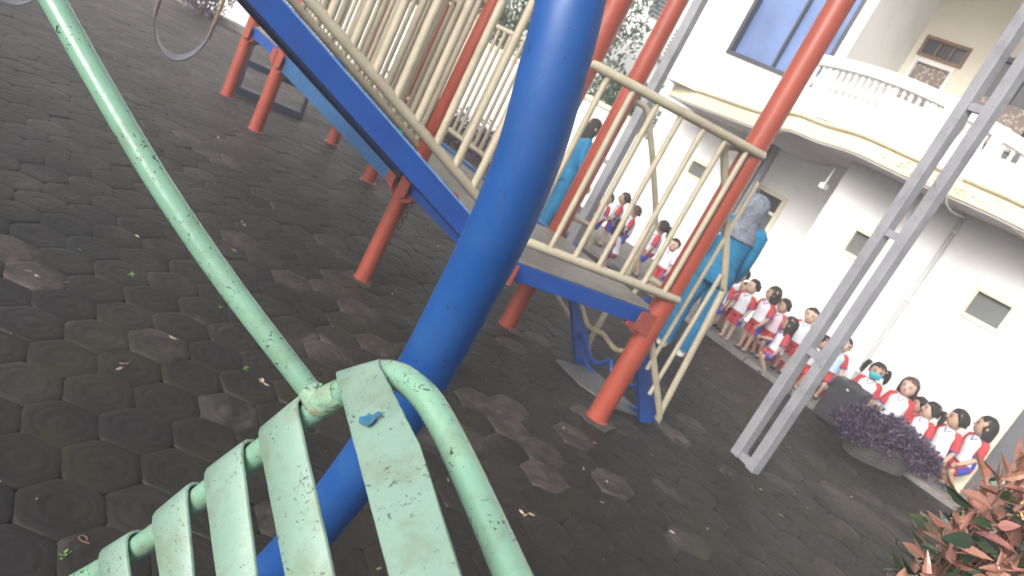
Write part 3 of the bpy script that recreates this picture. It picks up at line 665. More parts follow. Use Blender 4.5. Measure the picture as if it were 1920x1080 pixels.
# ------------------------------------------------------------ school building
bd = thing('school_building', 'white two storey school building with curved balcony and cream moulded ledge', 'building', W(0, 1.5, 0))
def part(name, mbx, mat, parent=bd, **k): k.setdefault('smooth', False); return obj(name, mbx, M[mat], parent, **k)
def wall_holes(s0, s1, n0, n1, z0, z1, holes, mat='white', name='wall'):
    # a wall with rectangular openings, cut as a grid of blocks sharing no faces
    ss = sorted(set([s0, s1]+[h[0] for h in holes]+[h[1] for h in holes])); zs = sorted(set([z0, z1]+[h[2] for h in holes]+[h[3] for h in holes]))
    m_ = MB()
    for i in range(len(ss)-1):
        run = None
        for j in range(len(zs)-1):
            cs, cz = (ss[i]+ss[i+1])/2, (zs[j]+zs[j+1])/2
            hole = any(h[0] < cs < h[1] and h[2] < cz < h[3] for h in holes)
            if hole:
                if run is not None: bw(m_, ss[i], ss[i+1], n0, n1, run, zs[j]); run = None
            elif run is None: run = zs[j]
        if run is not None: bw(m_, ss[i], ss[i+1], n0, n1, run, z1)
    return part(name, m_, mat)
def window(s0, s1, z0, z1, n, frame='frame', gl='glass_dark', fw=.045, mull=0, proud=.02, depth=.07, label=None):
    m_ = MB(); f = fw
    bw(m_, s0-f*.4, s0+f*.6, n-proud, n+depth, z0-f*.4, z1+f*.4); bw(m_, s1-f*.6, s1+f*.4, n-proud, n+depth, z0-f*.4, z1+f*.4)
    bw(m_, s0+f*.6, s1-f*.6, n-proud+.001, n+depth, z0-f*.4, z0+f*.6); bw(m_, s0+f*.6, s1-f*.6, n-proud+.001, n+depth, z1-f*.6, z1+f*.4)
    for k in range(mull):
        s_ = s0+(s1-s0)*(k+1)/(mull+1); bw(m_, s_-.012, s_+.012, n+.012, n+depth-.005, z0+f*.6, z1-f*.6)
    wn = part('window', m_, frame)
    m_ = MB(); bw(m_, s0+f*.55, s1-f*.55, n+depth-.025, n+depth-.015, z0+f*.55, z1-f*.55); part('pane', m_, gl, wn)
    return wn
WN = .70
wall_holes(-.03, 2.55, WN, WN+.2, 0, 2.5, [(.40, .76, 1.50, 1.80), (1.74, 2.12, 1.53, 1.83)])
window(.40, .76, 1.50, 1.80, WN, label='a'); window(1.74, 2.12, 1.53, 1.83, WN)
m_ = MB(); bw(m_, -.03, .17, WN+.2, 2.2, 0, 2.5); part('wall', m_, 'white')
wall_holes(-3.5, -.03, 2.0, 2.2, 0, 2.6, [(-2.62, -2.28, 1.36, 1.60), (-1.50, -1.06, 0, 1.68)])
window(-2.62, -2.28, 1.36, 1.60, 2.0)
m_ = MB(); bw(m_, -3.5, -3.3, 2.2, 6, 0, 6); part('wall', m_, 'white')
# door in the recess with vent light above
m_ = MB(); bw(m_, -1.54, -1.48, 1.97, 2.12, 0, 1.72); bw(m_, -1.08, -1.02, 1.97, 2.12, 0, 1.72); bw(m_, -1.48, -1.08, 1.971, 2.12, 1.66, 1.72); bw(m_, -1.48, -1.08, 1.975, 2.12, 1.42, 1.46); dr = part('door_frame', m_, 'frame')
m_ = MB(); bw(m_, -1.48, -1.08, 2.05, 2.08, 0, 1.42); dd_ = part('door', m_, 'dark_door'); m_ = MB(); bw(m_, -1.46, -1.10, 2.05, 2.06, 1.46, 1.66); part('pane', m_, 'glass_night', dr)
m_ = MB(); bw(m_, -1.14, -1.12, 2.02, 2.05, .70, .78); part('handle', m_, 'ac', dd_)
# right end: cream pilaster and dark sliding door with yellow panel
m_ = MB(); bw(m_, 2.552, 2.67, WN-.03, WN+.2, 0, 2.5); part('pilaster', m_, 'frame')
m_ = MB(); bw(m_, 2.672, 2.95, WN+.06, WN+.12, 0, 2.1); part('door', m_, 'dark_door')
m_ = MB(); bw(m_, 2.952, 3.5, WN+.02, WN+.10, 0, 2.1); part('door', m_, 'yellow')
m_ = MB(); bw(m_, 2.672, 6.5, WN+.0, WN+.2, 2.102, 2.5); part('wall', m_, 'white'); m_ = MB(); bw(m_, 3.502, 6.5, WN, WN+.2, 0, 2.1); part('wall', m_, 'white')
m_ = MB(); bw(m_, -.02, 2.54, WN-.012, WN-.001, .03, .12); part('skirting', m_, 'redbase')
# downpipe
m_ = MB(); m_.tube([W(1.27, WN-.03, .04), W(1.27, WN-.03, 2.42)], .024, 10); dp = part('downpipe', m_, 'pipe', smooth=True)
for z in (.5, 1.4, 2.2):
    m_ = MB(); bw(m_, 1.235, 1.305, WN-.062, WN-.001, z-.012, z+.012); part('pipe_clamp', m_, 'ac', dp)
# ledge: curved moulded band and soffit
LP = [((1225, 136), 1.35), ((1265, 150), 1.2), ((1350, 180), .75), ((1445, 210), .3), ((1491, 208), .16), ((1550, 229), .05), ((1620, 249), -.14), ((1715, 291), -.26), ((1798, 325), -.28), ((1920, 378), -.22), ((2060, 450), -.1)]
lp = []
for p, n in LP:
    q = Vp(*p, K0+N*n, K0+N*n+S); lp.append(np.array([(q[:2]-K0)@S, n, q[2]]))
def cr(P, k=6):
    P = [np.array(p, float) for p in P]; Q = []
    for i in range(len(P)-1):
        a = P[max(i-1, 0)]; b = P[i]; c = P[i+1]; d = P[min(i+2, len(P)-1)]
        for j in range(k):
            t = j/k; Q.append(.5*((2*b)+(c-a)*t+(2*a-5*b+4*c-d)*t*t+(3*b-a-3*c+d)*t**3))
    return Q+[P[-1]]
lc = cr(lp[1:], 6)
def band(prof, name, mat, pr=bd, backn=None):   # profile of (outward offset, dz) swept along the ledge line
    rs = []
    for i, q in enumerate(lc):
        a = lc[min(i+1, len(lc)-1)]; b = lc[max(i-1, 0)]; t = (a-b)[:2]; t /= np.linalg.norm(t); nn = np.array([t[1], -t[0]])
        rs.append([W(q[0]+nn[0]*o_, q[1]+nn[1]*o_, q[2]+dz) for o_, dz in prof])
    m_ = MB(); m_.rings(rs); return part(name, m_, mat, pr, smooth=True, angle=30)
led = band([(0, 0), (0, -.04), (-.03, -.05), (-.03, -.20), (-.06, -.22), (-.10, -.22), (-.10, 0)], 'ledge', 'cream_ledge')
band([(.012, .004), (.02, -.012), (.012, -.032), (.001, -.036), (.001, .004)], 'ledge_moulding', 'cream_ledge', led)
# soffit and balcony floor
m_ = MB(); top = []; 
for i, q in enumerate(lc):
    back = 2.0 if q[0] < 0 else 2.4
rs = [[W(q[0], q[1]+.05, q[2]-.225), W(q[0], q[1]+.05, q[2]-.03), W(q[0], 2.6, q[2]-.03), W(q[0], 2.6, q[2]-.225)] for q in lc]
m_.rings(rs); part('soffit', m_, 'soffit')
# relief scrolls on the ledge face
for s_c in [1.9, 4.1, 4.7, 6.4, 7.0, 7.6, 8.3]:
    i = min(int(s_c*len(lc)/10), len(lc)-2); q = lc[i]; a = lc[i+1]; t = (a-q)[:2]; t /= np.linalg.norm(t); nn = np.array([t[1], -t[0]])
    m_ = MB()
    for k in range(9):
        u = (k-4)*.055; cz = -.125+.03*math.sin(k*2.3); ps = []
        for j in range(8):
            th = j/7*4.2+k; rr_ = .035*(1-j/11); ps.append(W(q[0]+t[0]*(u+rr_*math.cos(th))-nn[0]*.026, q[1]+t[1]*(u+rr_*math.cos(th))-nn[1]*.026, q[2]+cz+rr_*math.sin(th)))
        m_.tube(ps, .008, 5)
    part('scroll_relief', m_, 'cream_ledge', led, smooth=True)
# upper floor left block
UB = .95
def ubz(px): pass
gq = [Vp(*p, K0+N*UB, K0+N*UB+S) for p in ((1365, 97), (1480, 133), (1425, 0))]
gs0 = (gq[0][:2]-K0)@S; gz0 = gq[0][2]; gs1 = gs0+1.30
wall_holes(-3.12, -.87, UB, UB+.2, 2.40, 5.4, [(gs0, gs1, gz0, 4.9)], 'white')
wn = window(gs0, gs1, gz0, 4.9, UB, 'glass_night', 'glass_blue', .05, 1, .02, .12)
m_ = MB(); bw(m_, -3.12, -2.92, UB+.2, 6, 2.40, 5.4); part('wall', m_, 'white')
m_ = MB(); bw(m_, -1.07, -.87, UB+.2, 2.5, 2.45, 5.4); part('wall', m_, 'white')
# balcony back wall with windows
BN = 2.5
tq = [Vp(*p, K0+N*BN, K0+N*BN+S) for p in ((1742, 68), (1822, 92), (1803, 122), (1722, 100), (1717, 115), (1792, 140), (1870, 85), (1840, 130))]
ts = [((q[:2]-K0)@S, q[2]) for q in tq]
tz1 = ts[0][1]; tz0 = ts[3][1]; t0, t1 = ts[3][0], ts[3][0]+(ts[1][0]-ts[0][0]); z_a = tz0-.06; 
holes = [(t0, t1, tz0, tz1), (t0+.02, t1-.04, tz0-.62, z_a), (t1+.28, t1+1.15, 3.3, tz1+.04)]
wall_holes(-.87, 4.5, BN, BN+.2, 2.45, 5.4, holes, 'cream_wall')
window(*holes[0], BN, 'brown', 'glass_night', .04, 2); window(*holes[1], BN, 'frame_white', 'lace', .045, 0); window(*holes[2], BN, 'dark_door', 'glass_night', .06, 1)
m_ = MB(); bw(m_, t1+.36, t1+1.05, BN-.03, BN-.02, 3.35, 3.85); part('curtain', m_, 'lace')
m_ = MB(); bw(m_, -.86, 5, -.2, 2.49, 5.1, 5.25); part('ceiling', m_, 'white')
m_ = MB(); bw(m_, -3.4, 5, -.2, 6, 5.42, 5.55); part('roof', m_, 'white')
# balustrade
BP = [((1528, 104), .28, 3.0), ((1600, 118), .14, 3.), ((1665, 136), .0, 3.), ((1730, 160), -.10, 3.), ((1795, 190), -.15, 3.), ((1850, 222), -.15, 3.), ((1960, 290), -.08, 3), ((2050, 350), .0, 3)]
bl = []
for p, n, _ in BP:
    q = Vp(*p, K0+N*n, K0+N*n+S); bl.append(np.array([(q[:2]-K0)@S, n, q[2]]))
bc = cr(bl, 8)
def sweep(cv, prof, name, mat, pr=bd):
    rs = []
    for i, q in enumerate(cv):
        a = cv[min(i+1, len(cv)-1)]; b = cv[max(i-1, 0)]; t = (a-b)[:2]; t /= np.linalg.norm(t); nn = np.array([t[1], -t[0]])
        rs.append([W(q[0]+nn[0]*o_, q[1]+nn[1]*o_, q[2]+dz) for o_, dz in prof])
    m_ = MB(); m_.rings(rs); return part(name, m_, mat, pr, smooth=True, angle=40)
bal = sweep(bc, [(.06, .01), (.08, -.01), (.08, -.07), (.06, -.10), (-.06, -.10), (-.08, -.07), (-.08, -.01), (-.06, .01)], 'balustrade', 'white')
def lz(s):
    for i in range(len(lc)-1):
        if lc[i][0] <= s <= lc[i+1][0]: return lc[i][2]
    return lc[-1][2]
sweep(bc, [(.07, -.37), (.07, lz(1)-bc[10][2]), (-.07, lz(1)-bc[10][2]), (-.07, -.37)], 'plinth', 'white', bal)
cum = [0]
for i in range(1, len(bc)): cum.append(cum[-1]+np.linalg.norm(bc[i][:2]-bc[i-1][:2]))
nb = int(cum[-1]/.088)
prof = [(0, .030), (.03, .030), (.04, .018), (.07, .024), (.12, .034), (.17, .030), (.24, .018), (.29, .015), (.31, .024), (.325, .020), (.345, .030), (.375, .030)]
for k in range(nb):
    s_ = (k+.5)*cum[-1]/nb; i = max(j for j in range(len(cum)) if cum[j] <= s_); i = min(i, len(bc)-2); t = (s_-cum[i])/(cum[i+1]-cum[i]); q = bc[i]*(1-t)+bc[i+1]*t
    m_ = MB(); zb = q[2]-.374
    m_.rings([[W(q[0]+r_*math.cos(a), q[1]+r_*math.sin(a), zb+h*.76) for a in np.linspace(0, 2*math.pi, 10, endpoint=False)] for h, r_ in prof]); part('baluster', m_, 'white', bal, smooth=True, angle=50)
for px in ((1797, 190), (1885, 245)):
    q = Vp(*px, K0-N*.15, K0-N*.15+S); s_ = (q[:2]-K0)@S; m_ = MB(); bw(m_, s_-.05, s_+.05, -.22, -.08, q[2]-.5, q[2]+.02); part('pedestal', m_, 'white', bal, bevel=.006)
# security lamp under the soffit and cable
m_ = MB(); bw(m_, -.16, -.10, .55, .68, 2.0, 2.06); m_.tube([W(-.13, .6, 2.06), W(-.13, .62, 2.25)], .012, 8); o = part('wall_lamp', m_, 'ac')
m_ = MB(); m_.tube([W(1.36, -.40, 2.50), W(1.33, -.43, 2.62), W(1.32, -.42, 2.40), W(1.30, .0, 2.33), W(1.29, .6, 2.36)], .010, 6, smooth=4); part('cable', m_, 'frame_white', smooth=True)
# ------------------------------------------------------------ boundary wall, neighbours, planting behind
def flat_wall(name, a, b, z0, z1, th, mat, label, cat, cap=True):
    a, b = v3(a, 0), v3(b, 0); d = (b-a)/np.linalg.norm(b-a); s_ = np.array([-d[1], d[0], 0]); r_ = thing(name, label, cat, (a+b)/2)
    m_ = MB(); m_.bar(a+s_*th/2+UPV*(z0+z1)/2, b+s_*th/2+UPV*(z0+z1)/2, th, z1-z0); obj('wall_panel', m_, M[mat], r_, smooth=False)
    if cap:
        m_ = MB(); m_.bar(a+s_*th/2+UPV*(z1+.04), b+s_*th/2+UPV*(z1+.04), th+.08, .078); obj('coping', m_, M['cream_ledge'], r_, bevel=.01, smooth=False)
    return r_
flat_wall('boundary_wall', (-14, 13.3), (.55, 13.2), 0, 1.62, .2, 'white', 'long white boundary wall with cream coping behind the climbing frame', 'wall')
flat_wall('boundary_wall', (.62, 13.1), (W(-3.55, 2.15, 0)[0], W(-3.55, 2.15, 0)[1]), 0, 1.50, .15, 'grey_wall', 'pale grey boundary wall beside the school, behind the teacher and railings', 'wall', cap=False)
flat_wall('gutter_kerb', (-14, 12.72), (.3, 12.66), -.02, .10, .25, 'kerb', 'low dark concrete kerb along the foot of the white boundary wall', 'kerb', cap=False)
def hedge(cx, cy, wdt, dpt, hgt, z0, mat, name, label, cat, lsz, n, trunkr=0, group=None):
    r_ = thing(name, label, cat, (cx, cy, 0), group); lm = MB(); rn = []; cs = []
    for k in range(n):
        a = rng.normal(0, 1, 3); a /= np.linalg.norm(a); rr_ = rng.random()**.4*(1+.25*math.sin(5*math.atan2(a[1], a[0])+cx*3)); cs.append((cx+a[0]*wdt*rr_, cy+a[1]*dpt*rr_, z0+hgt*(.5+.5*a[2]*rr_)))
    leaf_cloud(lm, rn, cs, lsz, 22, lsz*2.4, .42, .2); leaf_obj('foliage' if not trunkr else 'crown', lm, rn, M[mat], r_)
    if trunkr:
        m_ = MB(); m_.tube([(cx, cy, 0), (cx+.05, cy, z0+.1), (cx, cy+.05, z0+hgt*.6)], [trunkr, trunkr*.8, trunkr*.4], 10, smooth=3)
        for k in range(6):
            q = cs[k*3]; m_.tube([(cx, cy, z0+.05*k), ((cx+q[0])/2, (cy+q[1])/2, (z0+q[2])/2+.1), q], [trunkr*.4, trunkr*.25, trunkr*.1], 6, smooth=2)
        obj('trunk', m_, M['bark'], r_)
    else:
        m_ = MB()
        for k in range(5): m_.tube([(cx+rng.normal(0, .05), cy, 0), cs[k]], .012, 5)
        obj('stems', m_, M['stem'], r_)
for i, (x, lab) in enumerate(((-6.5, 'purple shrub at the foot of the white wall, beyond the swing rope'), (-3.1, 'purple shrub by the white wall seen between balusters left of the tall red post'), (-2.45, 'low purple shrub by the wall just right of the tall red post'), (-1.95, 'purple shrub against the white wall in the middle of the baluster gap'), (-1.45, 'purple shrub against the white wall nearest the blue pipe'), (-.7, 'purple shrub by the wall behind the blue pipe'))):
    hedge(x, 12.35+.15*(i % 2), .26, .22, .55, .02, 'leaf_purple', 'purple_shrub', lab, 'shrub', .07, 45, group='purple shrubs along the white wall')
for i, (px, py, dep, wd_, hg, lab) in enumerate(((975, 30, 15.5, 1.3, 1.7, 'leafy green tree over the white wall, left of the blue pipe'), (1150, 30, 16.5, 1.1, 2.2, 'green tree rising over the wall between blue pipe and first red post'), (1165, 190, 14.9, 1.0, 1.0, 'green bush above the wall between the two red posts'), (720, -60, 16, 1.4, 1.5, 'green tree behind the white wall above the cream balusters'))):
    q = Zp(px, py, dep); hedge(q[0], q[1], wd_*.7, wd_*.6, hg, q[2]-hg*.55, 'leaf_green', 'garden_tree', lab, 'tree', .12, 75, .07, 'trees beyond the boundary wall')
# lattice fence on top of the grey wall
a, b = np.array([.62, 13.25]), W(-3.6, 2.4, 0)[:2]; r_ = thing('lattice_fence', 'dark blue grey lattice fence above the pale grey wall beside the school', 'fence', (*(a+b)/2, 1.5))
d = (b-a); Lf = np.linalg.norm(d); d /= Lf; m_ = MB(); d3 = np.array([d[0], d[1], 0])
for k in range(int(Lf/.14)):
    p = v3(a+d*k*.14, 1.5); m_.bar(p, p+d3*.14+UPV*.16, .01, .012); m_.bar(p+UPV*.16, p+d3*.14, .012, .011); m_.bar(p+UPV*.16, p+d3*.14+UPV*.32, .01, .012); m_.bar(p+UPV*.32, p+d3*.14+UPV*.16, .012, .011)
obj('lattice_panel', m_, M['dark_door'], r_, smooth=False)
for k in range(6):
    p = v3(a+d*Lf*k/5, 1.5); m_ = MB(); m_.bar(p, p+UPV*.36, .03, .03); obj('fence_post', m_, M['dark_door'], r_, smooth=False)
# neighbouring house behind
nb_ = thing('neighbour_house', 'pale neighbouring house with louvred vents seen above the boundary wall', 'house', (2, 21, 0))
def nbb(x0, x1, y0, y1, z0, z1, mat, name, parent=nb_):
    m_ = MB(); m_.box(((x0+x1)/2, (y0+y1)/2, (z0+z1)/2), ((x1-x0)/2, 0, 0), (0, (y1-y0)/2, 0), (0, 0, (z1-z0)/2)); return obj(name, m_, M[mat], parent, smooth=False)
nbb(-1.5, 9, 19.0, 24, 0, 9, 'white', 'wall'); nbb(-22, -1.8, 20.5, 25, 0, 7.5, 'grey_wall', 'wall')
def on_nb(px, y=19.0): return Vp(*px, (-10, y), (10, y))
q0 = on_nb((1225, 5), 18.98); 
for (pa, wdd, hgg, nm) in (((1243, 12), .5, .55, 'louvre_vent'), ((1330, 30), 1.0, .85, 'louvre_vent')):
    q = on_nb(pa); f = nbb(q[0]-wdd/2, q[0]+wdd/2, 18.90, 18.998, q[2]-hgg/2, q[2]+hgg/2, 'grey_steel', 'window')
    for k in range(6): nbb(q[0]-wdd/2+.05, q[0]+wdd/2-.05, 18.87, 18.898, q[2]-hgg/2+.06+k*hgg/6.5, q[2]-hgg/2+.10+k*hgg/6.5, 'glass_night', 'louvre', f)
q = on_nb((1318, 22)); nbb(q[0]-.9, q[0]+1.0, 18.2, 18.86, q[2]+.5, q[2]+.58, 'grey_steel', 'awning')
for k in range(3):
    q = on_nb((600+k*160, -40+k*10), 20.5); f = nbb(q[0]-.5, q[0]+.5, 20.42, 20.498, q[2]-.5, q[2]+.5, 'dark_door', 'window')
# air conditioner on the neighbour wall
q = on_nb((1285, 95), 18.9); ac = thing('air_conditioner', 'white outdoor air conditioner unit on the neighbouring wall left of the school', 'air conditioner', (q[0], 18.7, q[2]))
m_ = MB(); m_.box((q[0], 18.78, q[2]), (.55, 0, 0), (0, .2, 0), (0, 0, .42)); obj('casing', m_, M['ac'], ac, bevel=.03, smooth=False)
m_ = MB()
for k in range(7): m_.box((q[0]-.08, 18.565, q[2]-.28+k*.09), (.36, 0, 0), (0, .012, 0), (0, 0, .016))
obj('grille', m_, M['dark_door'], ac, smooth=False)
m_ = MB()
for s_ in (-.4, .4): m_.bar((q[0]+s_, 18.60, q[2]-.45), (q[0]+s_, 18.995, q[2]-.45), .05, .05)
obj('bracket', m_, M['grey_steel'], ac, smooth=False)
# ------------------------------------------------------------ people
def skinned(verts, edges, radii, sub=1):
    me = bpy.data.meshes.new('tmp'); me.from_pydata([tuple(v) for v in verts], edges, []); o = bpy.data.objects.new('tmp', me); COL.objects.link(o)
    md = o.modifiers.new('s', 'SKIN'); sv = me.skin_vertices[0].data
    for i, r_ in enumerate(radii): sv[i].radius = (r_, r_) if not hasattr(r_, '__len__') else r_
    sv[0].use_root = True
    ss = o.modifiers.new('u', 'SUBSURF'); ss.levels = sub; ss.render_levels = sub
    dg = bpy.context.evaluated_depsgraph_get(); dg.update(); ev = o.evaluated_get(dg); m2 = ev.to_mesh()
    V = [tuple(v.co) for v in m2.vertices]; F = [tuple(p.vertices) for p in m2.polygons]; ev.to_mesh_clear()
    bpy.data.objects.remove(o); bpy.data.meshes.remove(me); return V, F
def ell(c, rx, ry, n=20, tilt=0.):
    return [np.array([c[0]+rx*math.cos(a), c[1]+ry*math.sin(a), c[2]+tilt*math.sin(a)]) for a in np.linspace(0, 2*math.pi, n, endpoint=False)]
def rotz(p, a, c=(0, 0)):
    x, y = p[0]-c[0], p[1]-c[1]; return np.array([c[0]+x*math.cos(a)-y*math.sin(a), c[1]+x*math.sin(a)+y*math.cos(a), p[2]])
def person(loc, h, yaw, label, adult=False, hair='short', top='kid', skin='skin', arms=((.10, .02), (.10, .02)), head_yaw=0., lean=0., crouch=0., group=None, extras=()):
    # local frame: faces -Y, unit height, scaled by h;  arms: (out, forward) of the wrist from the body
    r_ = thing('person', label, 'person', loc, group, yaw)
    A = adult
    zh = dict(top=1.0, chin=.868, sh=.815, ch=.72, wa=.62, hip=.53, knee=.285, ank=.045) if A else dict(top=1.0, chin=.80, sh=.755, ch=.68, wa=.59, hip=.49, knee=.265, ank=.05)
    shw = .108 if A else .105; hr = (.066 if A else .102)
    cr_ = crouch; h = h/(1-cr_)
    def P(x, y, z): return np.array([x, y-lean*max(0, z-.5), z-cr_])
    wr = []; V = [P(0, 0, zh['hip']), P(0, .004, zh['wa']), P(0, 0, zh['ch']), P(0, .008, zh['sh']-.005), P(0, .008, (zh['sh']+zh['chin'])/2+.004)]
    Rd = [(.078, .058), (.066, .052), (.082, .056), (.055, .042), .027 if A else .030]
    E_ = [(0, 1), (1, 2), (2, 3), (3, 4)]
    hc = P(0, -.006, (zh['top']+zh['chin'])/2)
    V += [P(0, -.004, zh['chin']+.018), hc, P(0, -.002, zh['top']-hr*.60)]; Rd += [hr*.66, hr*.80, hr*.66]; E_ += [(4, 5), (5, 6), (6, 7)]
    hands = []
    for sx, (ao, af) in zip((-1, 1), arms):
        i = len(V); sh_ = P(sx*shw, .006, zh['sh']-.015); el = P(sx*(shw+(.006 if A else .022)+ao*.25), .012-af*.25, zh['sh']-.165); raise_ = max(0, af-.12)*1.1
        wq = P(sx*(shw-.0+ao*.5), -.01-af, zh['sh']-.295+raise_); V += [sh_, el, wq]; Rd += ([.032, .0235, .0165] if A else [.034, .027, .020]); E_ += [(3, i), (i, i+1), (i+1, i+2)]
        d = (wq-el)/np.linalg.norm(wq-el); hn = wq+d*.030; V += [hn]; Rd += [(.022, .013)]; E_ += [(i+2, i+3)]; hands.append((hn, d, sx))
    for sx in (-1, 1):
        i = len(V); hz = zh['hip']-.05-cr_; kz = zh['knee']-cr_*.3; ky = -.8*math.sqrt(max(0, .19**2-(hz-kz)**2)) if cr_ > .01 else -.008
        V += [np.array([sx*.052, 0, hz]), np.array([sx*.066, ky, kz]), np.array([sx*.058, .012, zh['ank']]), np.array([sx*.065, -.055, .022])]
        Rd += [.052, .034, .024, .020]; E_ += [(0, i), (i, i+1), (i+1, i+2), (i+2, i+3)]
    vs, fs = skinned(V, E_, Rd, 2); m_ = MB(); m_.add(vs, fs)
    fl = .05 if A else .04
    for hn, d, sx in hands:                                  # four fingers and a thumb, slightly curled
        side = np.array([0, 1, 0.]) ; side = side-d*(side@d); side /= np.linalg.norm(side); pal = np.cross(d, side)*sx
        for k, ln in enumerate((.85, 1., .94, .74)):
            b = hn+d*.008+side*(k-1.5)*-.0105; m_.tube([b, b+d*fl*.55*ln-pal*.003, b+d*fl*ln-pal*.012], [.0062, .0056, .0040], 6, smooth=2)
        b = hn-side*.014; m_.tube([b, b-side*.014+d*.012-pal*.004, b-side*.016+d*.028-pal*.009], [.007, .0062, .0045], 6, smooth=2)
    def hp(x, y, z):     # head-relative point: x right, y forward(-), z up, in head radii; turned by head_yaw
        q = rotz(np.array([x*hr, -y*hr, z*hr]), head_yaw); return hc+q
    # head volume shaped: cranium, cheeks, chin, ears and nose merged into the body mesh
    rs = []
    for z, w_, f_, b_ in ((-1.02, .30, .45, .05), (-.86, .52, .72, .30), (-.6, .70, .84, .62), (-.3, .80, .88, .88), (0, .86, .90, 1.0), (.35, .86, .90, 1.02), (.65, .74, .78, .9), (.88, .48, .50, .6), (.99, .15, .16, .2)):
        rs.append([hp(w_*math.cos(a), (f_ if math.sin(a) > 0 else b_)*math.sin(a), z) for a in np.linspace(0, 2*math.pi, 18, endpoint=False)])
    m_.rings(rs)
    m_.tube([hp(0, .84, .05), hp(0, .98, -.14), hp(0, 1.02, -.24), hp(0, .86, -.30)], [hr*.07, hr*.10, hr*.13, hr*.09], 8, smooth=2)
    for sx in (-1, 1):
        c = hp(sx*.88, -.05, -.10); m_.ball(c, (hr*.10, hr*.16, hr*.24), seg=8, rg=6)
    m_.v = [tuple(np.array(v)*h) for v in m_.v]; body = obj('body', m_, M[skin], r_, local=True, angle=70)
    def sc(mm): mm.v = [tuple(np.array(v)*h) for v in mm.v]; return mm
    for sx in (-1, 1):
        mm = MB(); mm.ball(hp(sx*.34, .83, .02), (hr*.13, hr*.10, hr*.075), seg=8, rg=6); obj('eye', sc(mm), M['face_dark'], r_, local=True)
        mm = MB(); mm.tube([hp(sx*.20, .86, .20), hp(sx*.36, .84, .24), hp(sx*.52, .74, .19)], hr*.03, 5); obj('eyebrow', sc(mm), M['hair'], r_, local=True)
    if 'mask' not in extras:
        mm = MB(); mm.tube([hp(-.22, .80, -.56), hp(0, .87, -.58), hp(.22, .80, -.56)], [hr*.03, hr*.065, hr*.03], 6, smooth=2); obj('mouth', sc(mm), M['lip'], r_, local=True)
    # shirt
    wide = 1.0
    mats = {'kid': [M['shirt'], M['sred'], M['sblue']], 'pink': [M['pink'], M['sred'], M['sblue']], 'plain': [M['shirt']]*3, 'pale': [M['lightblue'], M['sred'], M['sblue']], 'teacher': [M['turq']]*3}[top]
    mm = MB(); zs = zh['sh']; lo = zh['hip']+(.0 if not A else -.06)
    kw = 1. if A else 1.16
    R_ = [(lo, .106*kw, .090*kw), (lo+.05, .100*kw, .084*kw), (zh['wa'], .094*kw, .078*kw), (zh['ch']-.03, .098*kw, .080*kw), (zh['ch']+.03, .103*kw, .076*kw), (zs-.02, .108*(kw*.5+.5), .066), (zs+.008, .078, .052), (zs+.026, .045, .042)]
    rs = [ell(P(0, .003, z), a, b, 28) for z, a, b in R_]
    n0 = len(mm.f); mm.rings(rs, 0, cap=False)
    for fi in range(n0, len(mm.f)):
        j = (fi-n0) % 28; ring = (fi-n0)//28
        if j in (0, 27, 13, 14) : mm.m[fi] = 2
        if ring >= 6 and j in (0, 27, 13, 14): mm.m[fi] = 1
    for k, sx in enumerate((-1, 1)):
        i = 8+k*4; a, b, c = V[i], V[i+1], V[i+2]
        ps = [a*.75+P(0, 0, zs-.02)*.25, a, a*.5+b*.5, b*.95+a*.05] if not A else [a*.75+P(0, 0, zs-.02)*.25, a, b, b*.1+c*.9]
        rr_ = [.038, .043, .046, .047] if not A else [.040, .040, .031, .026]
        mm.tube(ps, rr_, 14, mi=1, smooth=3, cap=False)
    vv = np.array(mm.v); vv += rng.normal(0, .0012, vv.shape); mm.v = [tuple(q) for q in vv]
    shirt = obj('shirt', sc(mm), mats, r_, local=True, angle=80)
    if not A:
        mm = MB(); col_ = [P(-.043, .0, zs+.024), P(-.03, -.052, zs+.005), P(0, -.078, zs-.035), P(.03, -.052, zs+.005), P(.043, .0, zs+.024), P(0, .045, zs+.03), P(-.043, .0, zs+.024)]; mm.tube(col_, .0055, 6); obj('collar', sc(mm), M['sblue'], shirt, local=True)
        mm = MB(); mm.tube([P(.048, -.071, zs-.075), P(.048, -.0765, zs-.075)], .017, 10); obj('emblem', sc(mm), M['emblem'], shirt, local=True)
        for k, sx in enumerate((-1, 1)):
            i = 8+k*4; a, b = V[i], V[i+1]; d = (b-a)/np.linalg.norm(b-a); mm = MB(); mm.tube([b-d*.020, b-d*.008], .0485, 14); obj('cuff', sc(mm), M['sblue'], shirt, local=True)
    else:
        i = 12; a, b = V[i], V[i+1]; d = (b-a)/np.linalg.norm(b-a); mm = MB(); mm.tube([a*.55+b*.45, a*.45+b*.55], .0425, 14); obj('arm_stripe', sc(mm), M['shirt'], shirt, local=True)
    # shorts or trousers
    mm = MB(); hp_ = zh['hip']; mm.rings([ell(P(0, .004, z), a, b, 24) for z, a, b in ((hp_+.045, .095, .078), (hp_+.01, .106, .086), (hp_-.04, .114, .088), (hp_-.075, .106, .075))], 0, cap=True)
    for sx in (-1, 1):
        i = 16+(0 if sx < 0 else 4); a, b, c = V[i], V[i+1], V[i+2]
        if A: mm.tube([a+np.array([0, 0, .02]), a*.4+b*.6, b, c*.6+b*.4, c+np.array([0, 0, -.005])], [.062, .058, .050, .046, .046], 16, smooth=3)
        else:
            n0 = len(mm.f); mm.tube([a+np.array([0, 0, .02]), a*.6+b*.4, a*.18+b*.82], [.064, .066, .068], 16, smooth=3)
            for fi in range(n0, len(mm.f)):
                f = mm.f[fi]; x = np.mean([mm.v[q][0] for q in f]); y = np.mean([mm.v[q][1] for q in f])
                if sx*(x-a[0]) > .050 and len(f) == 4: mm.m[fi] = 1
